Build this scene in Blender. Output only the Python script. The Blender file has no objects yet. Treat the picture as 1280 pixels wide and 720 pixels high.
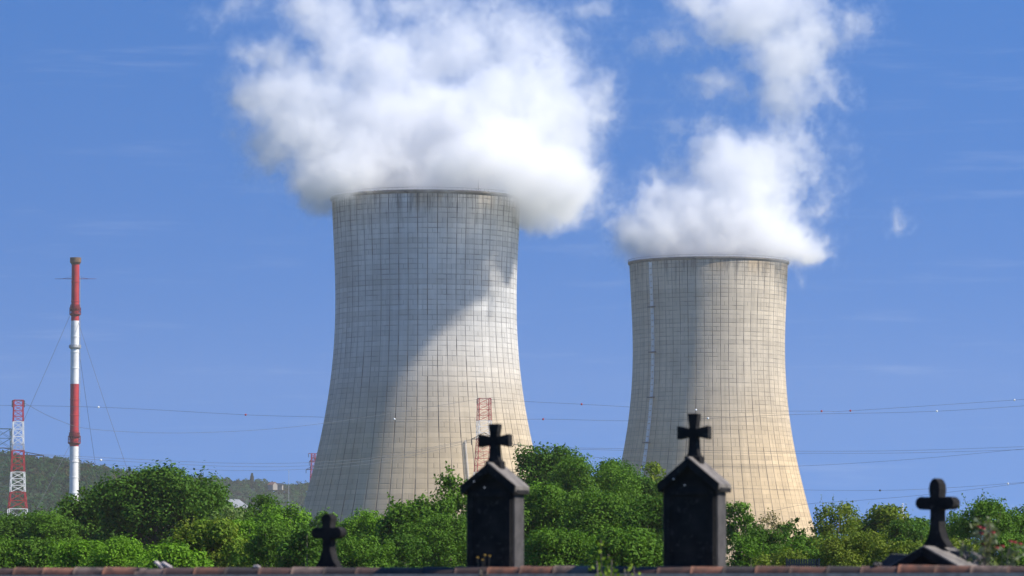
import bpy, bmesh, math, random
import numpy as np
from mathutils import Vector, Matrix

R = math.radians
scene = bpy.context.scene
col = scene.collection

# ------------------------------------------------------------------ camera
F = 5511.0                      # focal length in photo pixels (1280 wide)
PITCH = math.atan(389.0 / F)
EYE = Vector((0, 0, 1.6))
cam = bpy.data.cameras.new("Camera")
cam.lens = F * 36 / 1280
cam.sensor_width = 36
cam.clip_start = 0.5
cam.clip_end = 60000
cam.dof.use_dof = True
cam.dof.focus_distance = 1500
cam.dof.aperture_fstop = 5.0
co = bpy.data.objects.new("Camera", cam)
co.location = EYE
co.rotation_euler = (R(90) + PITCH, 0, 0)
col.objects.link(co)
scene.camera = co

# ------------------------------------------------------------------ sky, sun, exposure
SUN_EL = R(43)
SUN_AZ = R(75)                  # from the direction towards the camera, round to the right
sd = Vector((math.sin(SUN_AZ) * math.cos(SUN_EL), -math.cos(SUN_AZ) * math.cos(SUN_EL), math.sin(SUN_EL)))
world = bpy.data.worlds.new("World")
scene.world = world
world.use_nodes = True
nt = world.node_tree
nt.nodes.clear()
wo = nt.nodes.new("ShaderNodeOutputWorld")
bg = nt.nodes.new("ShaderNodeBackground")
sky = nt.nodes.new("ShaderNodeTexSky")
sky.sky_type = 'NISHITA'
sky.sun_disc = False
sky.sun_elevation = SUN_EL
sky.sun_rotation = math.atan2(sd.x, sd.y)
sky.altitude = 100
sky.air_density = 1.0
sky.dust_density = 0.3
sky.ozone_density = 3.5
tc = nt.nodes.new("ShaderNodeTexCoord")
mp = nt.nodes.new("ShaderNodeMapping")
mp.inputs['Scale'].default_value = (1, 1, 5.5)
mp.inputs['Location'].default_value = (0, 0, 0.50)
nrm = nt.nodes.new("ShaderNodeVectorMath"); nrm.operation = 'NORMALIZE'
nt.links.new(tc.outputs['Generated'], mp.inputs['Vector'])
nt.links.new(mp.outputs[0], nrm.inputs[0])
nt.links.new(nrm.outputs[0], sky.inputs['Vector'])
tint = nt.nodes.new("ShaderNodeMix"); tint.data_type = 'RGBA'; tint.blend_type = 'MULTIPLY'
tint.inputs[0].default_value = 1.0
tint.inputs[7].default_value = (0.265, 0.74, 1.15, 1)
nt.links.new(sky.outputs[0], tint.inputs[6])
# thin cirrus bands, part of the sky itself
cm = nt.nodes.new("ShaderNodeMapping"); cm.inputs['Scale'].default_value = (22, 22, 260); cm.inputs['Rotation'].default_value = (0, R(1.2), 0)
nt.links.new(tc.outputs['Generated'], cm.inputs['Vector'])
cn = nt.nodes.new("ShaderNodeTexNoise"); cn.inputs['Scale'].default_value = 1.0; cn.inputs['Detail'].default_value = 7; cn.inputs['Roughness'].default_value = 0.6
nt.links.new(cm.outputs[0], cn.inputs['Vector'])
cr = nt.nodes.new("ShaderNodeMapRange"); cr.interpolation_type = 'SMOOTHSTEP'
for i, k in enumerate((0.52, 0.82, 0.0, 0.10)): cr.inputs[i + 1].default_value = k
nt.links.new(cn.outputs['Fac'], cr.inputs[0])
cmx = nt.nodes.new("ShaderNodeMix"); cmx.data_type = 'RGBA'
cmx.inputs[7].default_value = (4.2, 4.5, 5.2, 1)
nt.links.new(cr.outputs[0], cmx.inputs[0]); nt.links.new(tint.outputs[2], cmx.inputs[6])
nt.links.new(cmx.outputs[2], bg.inputs['Color'])
bg.inputs['Strength'].default_value = 0.135
nt.links.new(bg.outputs[0], wo.inputs['Surface'])

sun = bpy.data.lights.new("Sun", 'SUN')
sun.energy = 4.8
sun.angle = R(0.53)
sun.color = (1.0, 0.93, 0.82)
so = bpy.data.objects.new("Sun", sun)
so.rotation_euler = sd.to_track_quat('Z', 'Y').to_euler()
so.location = (300, -300, 400)
col.objects.link(so)

vs = scene.view_settings
vs.view_transform = 'Standard'
vs.look = 'None'
vs.exposure = 0.62
vs.gamma = 1.0
vs.use_curve_mapping = False
cy = scene.cycles
cy.use_denoising = True
cy.max_bounces = 22
cy.diffuse_bounces = 3
cy.glossy_bounces = 2
cy.transmission_bounces = 4
cy.transparent_max_bounces = 16
cy.volume_bounces = 20
cy.volume_step_rate = 2.0
cy.volume_max_steps = 512
cy.sample_clamp_indirect = 8.0

# ------------------------------------------------------------------ helpers
def P(px, py, Y):
    """World point at depth Y along the line of sight of photo pixel (px, py)."""
    x, y = (px - 640) / F, (360 - py) / F
    c, s = math.cos(PITCH), math.sin(PITCH)
    d = Vector((x, c - y * s, s + y * c))
    return EYE + d * (Y / d.y)

def tag(o, label=None, cat=None, group=None, kind=None):
    if label: o['label'] = label
    if cat: o['category'] = cat
    if group: o['group'] = group
    if kind: o['kind'] = kind
    return o

def empty(name, loc, label, cat, group=None, rz=0):
    o = bpy.data.objects.new(name, None)
    o.location = loc
    o.rotation_euler = (0, 0, rz)
    o.empty_display_size = 0.1
    col.objects.link(o)
    return tag(o, label, cat, group)

def link(name, me, mat, parent=None, smooth=False):
    if mat is not None:
        for m in (mat if isinstance(mat, (list, tuple)) else [mat]):
            me.materials.append(m)
    if smooth:
        me.polygons.foreach_set('use_smooth', [True] * len(me.polygons))
    o = bpy.data.objects.new(name, me)
    col.objects.link(o)
    if parent is not None:
        o.parent = parent
    return o

class MB:
    """Collects shapes into one mesh."""
    def __init__(s):
        s.v, s.f, s.mi = [], [], []
    def add(s, verts, faces, mi=0):
        b = len(s.v)
        s.v += [tuple(v) for v in verts]
        s.f += [tuple(i + b for i in f) for f in faces]
        s.mi += [mi] * len(faces)
    def box(s, c, size, mat=None, mi=0):
        hx, hy, hz = (k / 2 for k in size)
        vs_ = [Vector((x, y, z)) for x in (-hx, hx) for y in (-hy, hy) for z in (-hz, hz)]
        if mat is not None: vs_ = [mat @ v for v in vs_]
        s.add([v + Vector(c) for v in vs_],
              [(0, 1, 3, 2), (4, 6, 7, 5), (0, 4, 5, 1), (2, 3, 7, 6), (0, 2, 6, 4), (1, 5, 7, 3)], mi)
    def bar(s, a, b, r, n=4, r2=None, mi=0):
        s.tube([a, b], [r, r if r2 is None else r2], n, mi)
    def tube(s, pts, rad, n=6, mi=0):
        pts = [Vector(p) for p in pts]
        if not isinstance(rad, (list, tuple)): rad = [rad] * len(pts)
        vs_, fs = [], []
        for i, p in enumerate(pts):
            t = (pts[min(i + 1, len(pts) - 1)] - pts[max(i - 1, 0)]).normalized()
            u = t.cross(Vector((0, 0, 1)) if abs(t.z) < 0.9 else Vector((1, 0, 0))).normalized()
            w = t.cross(u)
            for k in range(n):
                a = 2 * math.pi * (k + 0.5) / n
                vs_.append(p + (u * math.cos(a) + w * math.sin(a)) * rad[i])
        for i in range(len(pts) - 1):
            for k in range(n):
                fs.append((i * n + k, i * n + (k + 1) % n, (i + 1) * n + (k + 1) % n, (i + 1) * n + k))
        fs.append(tuple(range(n))[::-1])
        fs.append(tuple((len(pts) - 1) * n + k for k in range(n)))
        s.add(vs_, fs, mi)
    def lathe(s, prof, n=24, c=(0, 0, 0), mi=0, closed=False):
        vs_, fs = [], []
        for r, z in prof:
            for k in range(n):
                a = 2 * math.pi * k / n
                vs_.append((c[0] + r * math.cos(a), c[1] + r * math.sin(a), c[2] + z))
        m = len(prof)
        for i in range(m if closed else m - 1):
            j = (i + 1) % m
            for k in range(n):
                fs.append((i * n + k, i * n + (k + 1) % n, j * n + (k + 1) % n, j * n + k))
        s.add(vs_, fs, mi)
    def prism(s, outline, y0, y1, mi=0):
        """Outline of (x, z) extruded along y."""
        n = len(outline)
        vs_ = [(x, y0, z) for x, z in outline] + [(x, y1, z) for x, z in outline]
        fs = [tuple(range(n)), tuple(range(2 * n - 1, n - 1, -1))]
        fs += [(i, i + n, (i + 1) % n + n, (i + 1) % n) for i in range(n)]
        s.add(vs_, fs, mi)
    def mesh(s, name):
        me = bpy.data.meshes.new(name)
        me.from_pydata(s.v, [], s.f)
        me.polygons.foreach_set('material_index', s.mi)
        me.update()
        return me
    def build(s, name, mat, parent=None, smooth=False, bevel=0, segs=2):
        me = s.mesh(name)
        bm = bmesh.new(); bm.from_mesh(me)
        bmesh.ops.recalc_face_normals(bm, faces=bm.faces)
        if bevel:
            es = [e for e in bm.edges if len(e.link_faces) == 2 and e.calc_face_angle() > R(25)]
            bmesh.ops.bevel(bm, geom=es, offset=bevel, segments=segs, profile=0.6, affect='EDGES', clamp_overlap=True)
        bm.to_mesh(me); bm.free()
        return link(name, me, mat, parent, smooth)

# ------------------------------------------------------------------ materials
def new_mat(name):
    m = bpy.data.materials.new(name)
    m.use_nodes = True
    t = m.node_tree
    t.nodes.clear()
    return m, t

class NB:
    """Small node-graph builder."""
    def __init__(s, t): s.t = t
    def n(s, typ, **kw):
        nd = s.t.nodes.new(typ)
        for k, v in kw.items(): setattr(nd, k, v)
        return nd
    def set(s, sock, v):
        if isinstance(v, bpy.types.NodeSocket): s.t.links.new(v, sock)
        else: sock.default_value = v
    def math(s, op, a, b=0.0, c=None, clamp=False):
        nd = s.n("ShaderNodeMath", operation=op, use_clamp=clamp)
        s.set(nd.inputs[0], a); s.set(nd.inputs[1], b)
        if c is not None: s.set(nd.inputs[2], c)
        return nd.outputs[0]
    def vmath(s, op, a, b=(0, 0, 0), scale=None):
        nd = s.n("ShaderNodeVectorMath", operation=op)
        s.set(nd.inputs[0], a); s.set(nd.inputs[1], b)
        if scale is not None: s.set(nd.inputs['Scale'], scale)
        return nd.outputs['Value'] if op in ('LENGTH', 'DISTANCE', 'DOT_PRODUCT') else nd.outputs[0]
    def mapr(s, v, a, b, c=0.0, d=1.0, smooth=False):
        nd = s.n("ShaderNodeMapRange", interpolation_type='SMOOTHSTEP' if smooth else 'LINEAR')
        s.set(nd.inputs[0], v)
        for i, k in enumerate((a, b, c, d)): s.set(nd.inputs[i + 1], k)
        return nd.outputs[0]
    def noise(s, vec, scale, detail=4, rough=0.55, dims='3D', out='Fac'):
        nd = s.n("ShaderNodeTexNoise", noise_dimensions=dims)
        if vec is not None: s.set(nd.inputs['Vector'], vec)
        s.set(nd.inputs['Scale'], scale); s.set(nd.inputs['Detail'], detail); s.set(nd.inputs['Roughness'], rough)
        return nd.outputs['Fac' if out == 'Fac' else 'Color']
    def mix(s, f, a, b, mode='MIX'):
        nd = s.n("ShaderNodeMix", data_type='RGBA', blend_type=mode)
        s.set(nd.inputs[0], f)
        s.set(nd.inputs[6], a if isinstance(a, bpy.types.NodeSocket) else (*a, 1))
        s.set(nd.inputs[7], b if isinstance(b, bpy.types.NodeSocket) else (*b, 1))
        return nd.outputs[2]
    def out(s, colour, rough=0.8, bump=None, bstr=0.3, bdist=0.1, spec=0.3):
        p = s.n("ShaderNodeBsdfPrincipled")
        s.set(p.inputs['Base Color'], colour if isinstance(colour, bpy.types.NodeSocket) else (*colour, 1))
        s.set(p.inputs['Roughness'], rough)
        p.inputs['Specular IOR Level'].default_value = spec
        if bump is not None:
            b = s.n("ShaderNodeBump"); b.inputs['Strength'].default_value = bstr; b.inputs['Distance'].default_value = bdist
            s.set(b.inputs['Height'], bump); s.t.links.new(b.outputs[0], p.inputs['Normal'])
        o = s.n("ShaderNodeOutputMaterial")
        s.t.links.new(p.outputs[0], o.inputs['Surface'])

def mottled(name, c1, c2, scale, rough=0.8, c3=None, bstr=0.3, bdist=0.02, spec=0.3):
    m, t = new_mat(name); g = NB(t)
    oc = g.n("ShaderNodeTexCoord").outputs['Object']
    a = g.noise(oc, scale, 6, 0.6)
    c = g.mix(g.mapr(a, 0.35, 0.65), c1, c2)
    if c3 is not None:
        b = g.noise(oc, scale * 2.7, 5, 0.6)
        c = g.mix(g.mapr(b, 0.60, 0.68), c, c3)
    g.out(c, rough, g.noise(oc, scale * 6, 4), bstr, bdist, spec)
    return m

def concrete_tower(name, c_top, c_low, top_z, warm=0.0, seed=0.0):
    m, t = new_mat(name); g = NB(t)
    tcn = g.n("ShaderNodeTexCoord")
    uv = g.n("ShaderNodeSeparateXYZ"); t.links.new(tcn.outputs['UV'], uv.inputs[0])
    ob = g.vmath('ADD', tcn.outputs['Object'], (seed, seed * 1.7, 0))
    sx = g.n("ShaderNodeSeparateXYZ"); t.links.new(tcn.outputs['Object'], sx.inputs[0])
    u, v, z = uv.outputs[0], uv.outputs[1], sx.outputs[2]
    def cell(a, b, k):
        cx = g.n("ShaderNodeCombineXYZ"); g.set(cx.inputs[0], a); g.set(cx.inputs[1], b); g.set(cx.inputs[2], k)
        w = g.n("ShaderNodeTexWhiteNoise", noise_dimensions='3D'); t.links.new(cx.outputs[0], w.inputs[0])
        return w.outputs['Value']
    fl = lambda x: g.math('FLOOR', x)
    ringz = g.mapr(z, 20, 150)
    # meridian joints: a groove at each rib, dirt filling it unevenly from row to row
    pp = g.math('PINGPONG', u, 0.5)
    rib = g.mapr(pp, 0.028, 0.06, 1, 0)
    uvn = g.n("ShaderNodeCombineXYZ"); g.set(uvn.inputs[0], g.math('ROUND', u)); g.set(uvn.inputs[1], g.math('MULTIPLY', v, 0.11)); g.set(uvn.inputs[2], seed)
    rs = g.mapr(g.noise(uvn.outputs[0], 1.7, 3), 0.36, 0.62, 0.5, 1.0)
    rowj = cell(g.math('ROUND', u), fl(g.math('MULTIPLY', v, 0.25)), 3.0 + seed)
    rs = g.math('MULTIPLY', rs, g.mapr(rowj, 0.1, 0.8, 0.6, 1.0))
    rib = g.math('MULTIPLY', rib, rs)
    # half joints, only in some rows
    pp2 = g.math('PINGPONG', g.math('ADD', u, 0.5), 0.5)
    hj = g.math('MULTIPLY', g.mapr(pp2, 0.02, 0.04, 1, 0), g.mapr(cell(fl(u), fl(v), 7.0 + seed), 0.62, 0.9))
    # lift joints
    pv = g.math('PINGPONG', v, 0.5)
    lift = g.mapr(pv, 0.05, 0.15, 1, 0)
    lvn = g.n("ShaderNodeCombineXYZ"); g.set(lvn.inputs[0], g.math('MULTIPLY', u, 0.55)); g.set(lvn.inputs[1], g.math('ROUND', v)); g.set(lvn.inputs[2], seed)
    lift = g.math('MULTIPLY', lift, g.mapr(g.noise(lvn.outputs[0], 1.1, 2), 0.38, 0.66, 0.16, 1.0))
    joints = g.math('MAXIMUM', g.math('MAXIMUM', rib, g.math('MULTIPLY', hj, 0.5)), g.math('MULTIPLY', lift, g.mapr(z, 60, 130, 0.30, 0.52)))
    # tone
    rowtone = cell(0.0, fl(v), 1.0 + seed)
    panel = cell(fl(u), fl(v), 2.0 + seed)
    base = g.mix(g.mapr(g.math('ADD', z, g.math('MULTIPLY', g.noise(ob, 0.02, 4), 45)), 72, 150, 0, 1, True), c_low, c_top)
    tone = g.math('ADD', g.mapr(rowtone, 0, 1, 0.89, 1.07), g.mapr(panel, 0, 1, -0.055, 0.055))
    tone = g.math('MULTIPLY', tone, g.mapr(g.noise(ob, 0.035, 5), 0.3, 0.7, 0.86, 1.1))
    # run-down streaks
    sv = g.n("ShaderNodeCombineXYZ"); g.set(sv.inputs[0], g.math('MULTIPLY', u, 1.1)); g.set(sv.inputs[1], g.math('MULTIPLY', v, 0.018)); g.set(sv.inputs[2], seed)
    tone = g.math('MULTIPLY', tone, g.mapr(g.noise(sv.outputs[0], 1.3, 6, 0.7), 0.3, 0.7, 0.82, 1.13))
    tn = g.n("ShaderNodeCombineColor")
    for i in range(3): g.set(tn.inputs[i], tone)
    c = g.mix(1.0, base, tn.outputs[0], 'MULTIPLY')
    # rust wash under the rim and soot drips
    d_top = g.math('SUBTRACT', top_z, z)
    sv2 = g.n("ShaderNodeCombineXYZ"); g.set(sv2.inputs[0], u); g.set(sv2.inputs[1], g.math('MULTIPLY', v, 0.05)); g.set(sv2.inputs[2], 9 + seed)
    rust = g.math('MULTIPLY', g.mapr(d_top, 2, 9, 1, 0), g.mapr(g.noise(sv2.outputs[0], 0.35, 3), 0.48, 0.62))
    c = g.mix(g.math('MULTIPLY', rust, 0.55), c, (0.42, 0.29, 0.15))
    dn = g.noise(sv2.outputs[0], 2.3, 5, 0.65)
    reach = g.mapr(dn, 0.40, 0.75, 2.0, 24.0)
    drip = g.math('MULTIPLY', g.mapr(g.math('DIVIDE', d_top, reach), 0.3, 1.0, 1, 0), g.mapr(dn, 0.42, 0.62))
    c = g.mix(g.math('MULTIPLY', drip, 0.55), c, (0.05, 0.05, 0.05))
    jc = g.mix(ringz, (0.075, 0.058, 0.045), (0.022, 0.024, 0.030))
    c = g.mix(g.math('MULTIPLY', joints, 0.95), c, jc)
    g.out(c, 0.9, g.math('SUBTRACT', 1.0, joints), 0.6, 0.25, 0.15)
    return m

def leaf_mat(name):
    m, t = new_mat(name); g = NB(t)
    a = g.n("ShaderNodeAttribute", attribute_name="tint")
    d = g.n("ShaderNodeBsdfPrincipled"); t.links.new(a.outputs['Color'], d.inputs['Base Color'])
    d.inputs['Roughness'].default_value = 0.65; d.inputs['Specular IOR Level'].default_value = 0.08
    tr = g.n("ShaderNodeBsdfTranslucent")
    t.links.new(g.mix(1.0, a.outputs['Color'], (1.25, 1.35, 0.5), 'MULTIPLY'), tr.inputs['Color'])
    mx = g.n("ShaderNodeMixShader"); mx.inputs[0].default_value = 0.26
    t.links.new(d.outputs[0], mx.inputs[1]); t.links.new(tr.outputs[0], mx.inputs[2])
    o = g.n("ShaderNodeOutputMaterial"); t.links.new(mx.outputs[0], o.inputs['Surface'])
    return m

def attr_mat(name, rough=0.8, scale=40, bdist=0.005):
    m, t = new_mat(name); g = NB(t)
    a = g.n("ShaderNodeAttribute", attribute_name="tint").outputs['Color']
    oc = g.n("ShaderNodeTexCoord").outputs['Object']
    n = g.noise(oc, scale, 5, 0.6)
    c = g.mix(g.mapr(n, 0.42, 0.62, 0, 0.75), a, (0.045, 0.035, 0.032))
    g.out(c, rough, n, 0.5, bdist)
    return m

LEAF = leaf_mat("leaf")
BARK = mottled("bark", (0.10, 0.08, 0.06), (0.17, 0.145, 0.12), 3)
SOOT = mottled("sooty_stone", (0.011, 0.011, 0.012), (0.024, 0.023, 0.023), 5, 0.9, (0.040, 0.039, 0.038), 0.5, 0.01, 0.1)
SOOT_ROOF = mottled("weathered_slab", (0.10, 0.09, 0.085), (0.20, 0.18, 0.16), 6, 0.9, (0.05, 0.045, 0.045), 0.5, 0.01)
SIDE = mottled("grey_sunlit_stone", (0.045, 0.042, 0.042), (0.078, 0.073, 0.072), 7, 0.9, (0.03, 0.03, 0.03), 0.5, 0.01)  # grey stone; on the tomb sides it carries a painted sunlit tone
RED = mottled("red_paint", (0.46, 0.035, 0.04), (0.34, 0.028, 0.034), 0.4, 0.5)
WHITE = mottled("white_paint", (0.80, 0.80, 0.78), (0.66, 0.66, 0.65), 0.4, 0.5)
DARKRED = mottled("dark_red_paint", (0.22, 0.03, 0.03), (0.15, 0.025, 0.025), 0.6, 0.6)
GALV = mottled("galvanised_steel", (0.30, 0.31, 0.32), (0.42, 0.43, 0.44), 1.5, 0.45)
DKSTEEL = mottled("dark_steel", (0.045, 0.05, 0.055), (0.08, 0.085, 0.09), 1.5, 0.6)
GREENSTEEL = mottled("green_steel", (0.045, 0.085, 0.075), (0.07, 0.11, 0.10), 1.5, 0.6)
BROWNCAP = mottled("stained_cap", (0.19, 0.12, 0.07), (0.10, 0.065, 0.045), 1.0, 0.8)
WIRE = mottled("wire_aluminium", (0.07, 0.075, 0.085), (0.10, 0.105, 0.115), 0.5, 0.5)

# ------------------------------------------------------------------ ground
mb = MB(); S = 15000
mb.add([(-S, -300, 0), (S, -300, 0), (S, S, 0), (-S, S, 0)], [(0, 1, 2, 3)])
grd = mb.build("ground", mottled("meadow", (0.06, 0.09, 0.025), (0.10, 0.10, 0.04), 0.15, 0.95, (0.12, 0.09, 0.05)))
tag(grd, kind='structure')

# ------------------------------------------------------------------ cooling towers
DL, DR = 1837.0, 1837.0 / 0.839
SC = F / DL                                    # photo pixels per metre at the nearer tower
def zl(py): return P(532, py, DL).z
TOP = zl(249.5)
prof_px = [(118.6, 249.5), (117.4, 265), (115.6, 300), (114.4, 345), (114.2, 385), (115.0, 430), (117.6, 465), (122.6, 500),
           (127.6, 527), (134.8, 560), (144.3, 600), (154.5, 640), (166, 680), (178, 718), (184, 740)]
pz = np.array([zl(y) for _, y in prof_px][::-1]); pr = np.array([w / SC for w, _ in prof_px][::-1])
def tower_r(z):
    # smooth cubic through the measured half-widths
    c = np.polyfit((pz - 100) / 60, pr, 5)
    return float(np.polyval(c, (z - 100) / 60))
SEG = 240
ROW = 2.1
def tower_shell():
    zs = np.linspace(6.0, TOP, 90)
    verts, faces, uvs = [], [], []
    ring = SEG + 1
    for z in zs:
        r = tower_r(z)
        for k in range(ring):
            a = 2 * math.pi * k / SEG
            verts.append((r * math.cos(a), r * math.sin(a), z))
    nz = len(zs)
    for i in range(nz - 1):
        for k in range(SEG):
            faces.append((i * ring + k, i * ring + k + 1, (i + 1) * ring + k + 1, (i + 1) * ring + k))
            uvs += [(k / SEG * 60, zs[i] / ROW), ((k + 1) / SEG * 60, zs[i] / ROW), ((k + 1) / SEG * 60, zs[i + 1] / ROW), (k / SEG * 60, zs[i + 1] / ROW)]
    b = len(verts)
    for z in zs:                                # inner face, 0.8 m in
        r = tower_r(z) - 0.8
        for k in range(ring):
            a = 2 * math.pi * k / SEG
            verts.append((r * math.cos(a), r * math.sin(a), z))
    for i in range(nz - 1):
        for k in range(SEG):
            faces.append((b + i * ring + k, b + (i + 1) * ring + k, b + (i + 1) * ring + k + 1, b + i * ring + k + 1))
            uvs += [(0.25, 0.5)] * 4
    for i in (0, nz - 1):
        for k in range(SEG):
            f = (i * ring + k, i * ring + k + 1, b + i * ring + k + 1, b + i * ring + k)
            faces.append(f if i else f[::-1]); uvs += [(0.25, 0.5)] * 4
    me = bpy.data.meshes.new("shell")
    me.from_pydata(verts, [], faces)
    ul = me.uv_layers.new(name="UVMap")
    ul.data.foreach_set('uv', np.array(uvs, dtype=np.float32).ravel())
    me.polygons.foreach_set('use_smooth', [True] * len(me.polygons))
    return me

RIM = mottled("rim_concrete", (0.12, 0.115, 0.11), (0.22, 0.20, 0.175), 0.25, 0.9, (0.05, 0.05, 0.05), 0.4, 0.1)
def cooling_tower(px, D, mat, label, seed):
    p = P(px, 749, D)
    t = empty("cooling_tower", (p.x, D, 0), label, "cooling tower", "cooling towers of the power station", rz=R(seed))
    link("shell", tower_shell(), mat, t)
    r = tower_r(TOP)
    m = MB()
    m.lathe([(r - 0.9, TOP - 0.3), (r - 0.9, TOP + 0.55), (r + 0.75, TOP + 0.55), (r + 0.75, TOP - 0.15), (r + 0.15, TOP - 0.9), (r + 0.05, TOP - 0.9)], SEG, closed=True)
    m.build("rim", RIM, t)
    m = MB()                                    # guard rail round the rim
    for k in range(120):
        a = 2 * math.pi * k / 120
        x, y = (r + 0.55) * math.cos(a), (r + 0.55) * math.sin(a)
        m.bar((x, y, TOP + 0.5), (x, y, TOP + 1.6), 0.05)
    m.lathe([(r + 0.5, TOP + 1.5), (r + 0.5, TOP + 1.6), (r + 0.6, TOP + 1.6), (r + 0.6, TOP + 1.5)], 120, closed=True)
    m.build("railing", DKSTEEL, t)
    m = MB()                                    # raking columns of the air inlet
    for k in range(60):
        a0, a1 = 2 * math.pi * k / 60, 2 * math.pi * (k + 0.5) / 60
        r0, r1 = tower_r(0) + 0.5, tower_r(6.2)
        for s in (-1, 1):
            m.bar((r0 * math.cos(a0), r0 * math.sin(a0), -0.2), (r1 * math.cos(a0 + s * (a1 - a0)), r1 * math.sin(a0 + s * (a1 - a0)), 6.3), 0.45, 6)
    m.build("inlet_columns", RIM, t)
    return t

mL = concrete_tower("weathered_concrete_grey", (0.53, 0.52, 0.50), (0.48, 0.38, 0.245), TOP, seed=0.0)
mR = concrete_tower("weathered_concrete_buff", (0.52, 0.45, 0.35), (0.53, 0.40, 0.24), TOP, seed=23.0)
tL = cooling_tower(532, DL, mL, "larger grey concrete cooling tower under the broad spreading steam cloud", 2)
tR = cooling_tower(887, DR, mR, "smaller buff concrete cooling tower with a pale ladder strip down one side", 0)

def wall_strip(tower, az, z0, z1, name, mats, w=1.1, k=1.0):
    """Caged ladder climbing the shell at azimuth az (0 = towards the camera, + = right)."""
    rot = tower.rotation_euler.z
    a = -math.pi / 2 + az - rot
    m = MB(); n = 40
    for i in range(n):
        za, zb = z0 + (z1 - z0) * i / n, z0 + (z1 - z0) * (i + 1) / n
        pts = []
        for z in (za, zb):
            r = tower_r(z) + 0.5
            pts.append(Vector((r * math.cos(a), r * math.sin(a), z)))
        tan = Vector((-math.sin(a), math.cos(a), 0))
        rad = Vector((math.cos(a), math.sin(a), 0))
        for s in (-1, 1):
            m.bar(pts[0] + tan * w * s * 0.5, pts[1] + tan * w * s * 0.5, 0.2 * k)
        if k >= 1:
            e = pts[1] + (pts[0] - pts[1]) * 0.12
            m.add([pts[0] - tan * w * 0.36, pts[0] + tan * w * 0.36, e + tan * w * 0.36, e - tan * w * 0.36,
                   pts[0] - tan * w * 0.36 + rad * 0.3, pts[0] + tan * w * 0.36 + rad * 0.3, e + tan * w * 0.36 + rad * 0.3, e - tan * w * 0.36 + rad * 0.3],
                  [(0, 1, 2, 3), (4, 7, 6, 5), (0, 4, 5, 1), (1, 5, 6, 2), (2, 6, 7, 3), (3, 7, 4, 0)])
        for j in range(3):
            q = pts[0].lerp(pts[1], (j + 0.5) / 3)
            m.bar(q - tan * w * 0.5, q + tan * w * 0.5, 0.13 * k)
            m.bar(q - tan * w * 0.5, q - tan * w * 0.35 + rad * 0.8, 0.12 * k)
            m.bar(q + tan * w * 0.5, q + tan * w * 0.35 + rad * 0.8, 0.12 * k)
            m.bar(q - tan * w * 0.35 + rad * 0.8, q + tan * w * 0.35 + rad * 0.8, 0.12 * k)
        if i % 7 == 5 and k >= 1:
            m.box(pts[0] + rad * 0.4, (w * 2.2, 1.6, 0.5), Matrix.Rotation(a + math.pi / 2, 3, 'Z'), 1)
    return m.build(name, mats, tower)
wall_strip(tR, -math.asin(74 / 99), 40, TOP - 1, "ladder", [WHITE, DKSTEEL], 1.9)
wall_strip(tL, math.asin(51 / 136), 20, zl(555), "ladder", [WHITE, DKSTEEL], 0.5, 0.45)
rt = tower_r(TOP); m = MB()
aa = -math.pi / 2 + math.asin(66 / 118) - tL.rotation_euler.z
m.bar((rt * math.cos(aa), rt * math.sin(aa), TOP), (rt * math.cos(aa), rt * math.sin(aa), TOP + 5.5), 0.09, 6, 0.05)
m.build("lightning_rod", DKSTEEL, tL)

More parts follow.
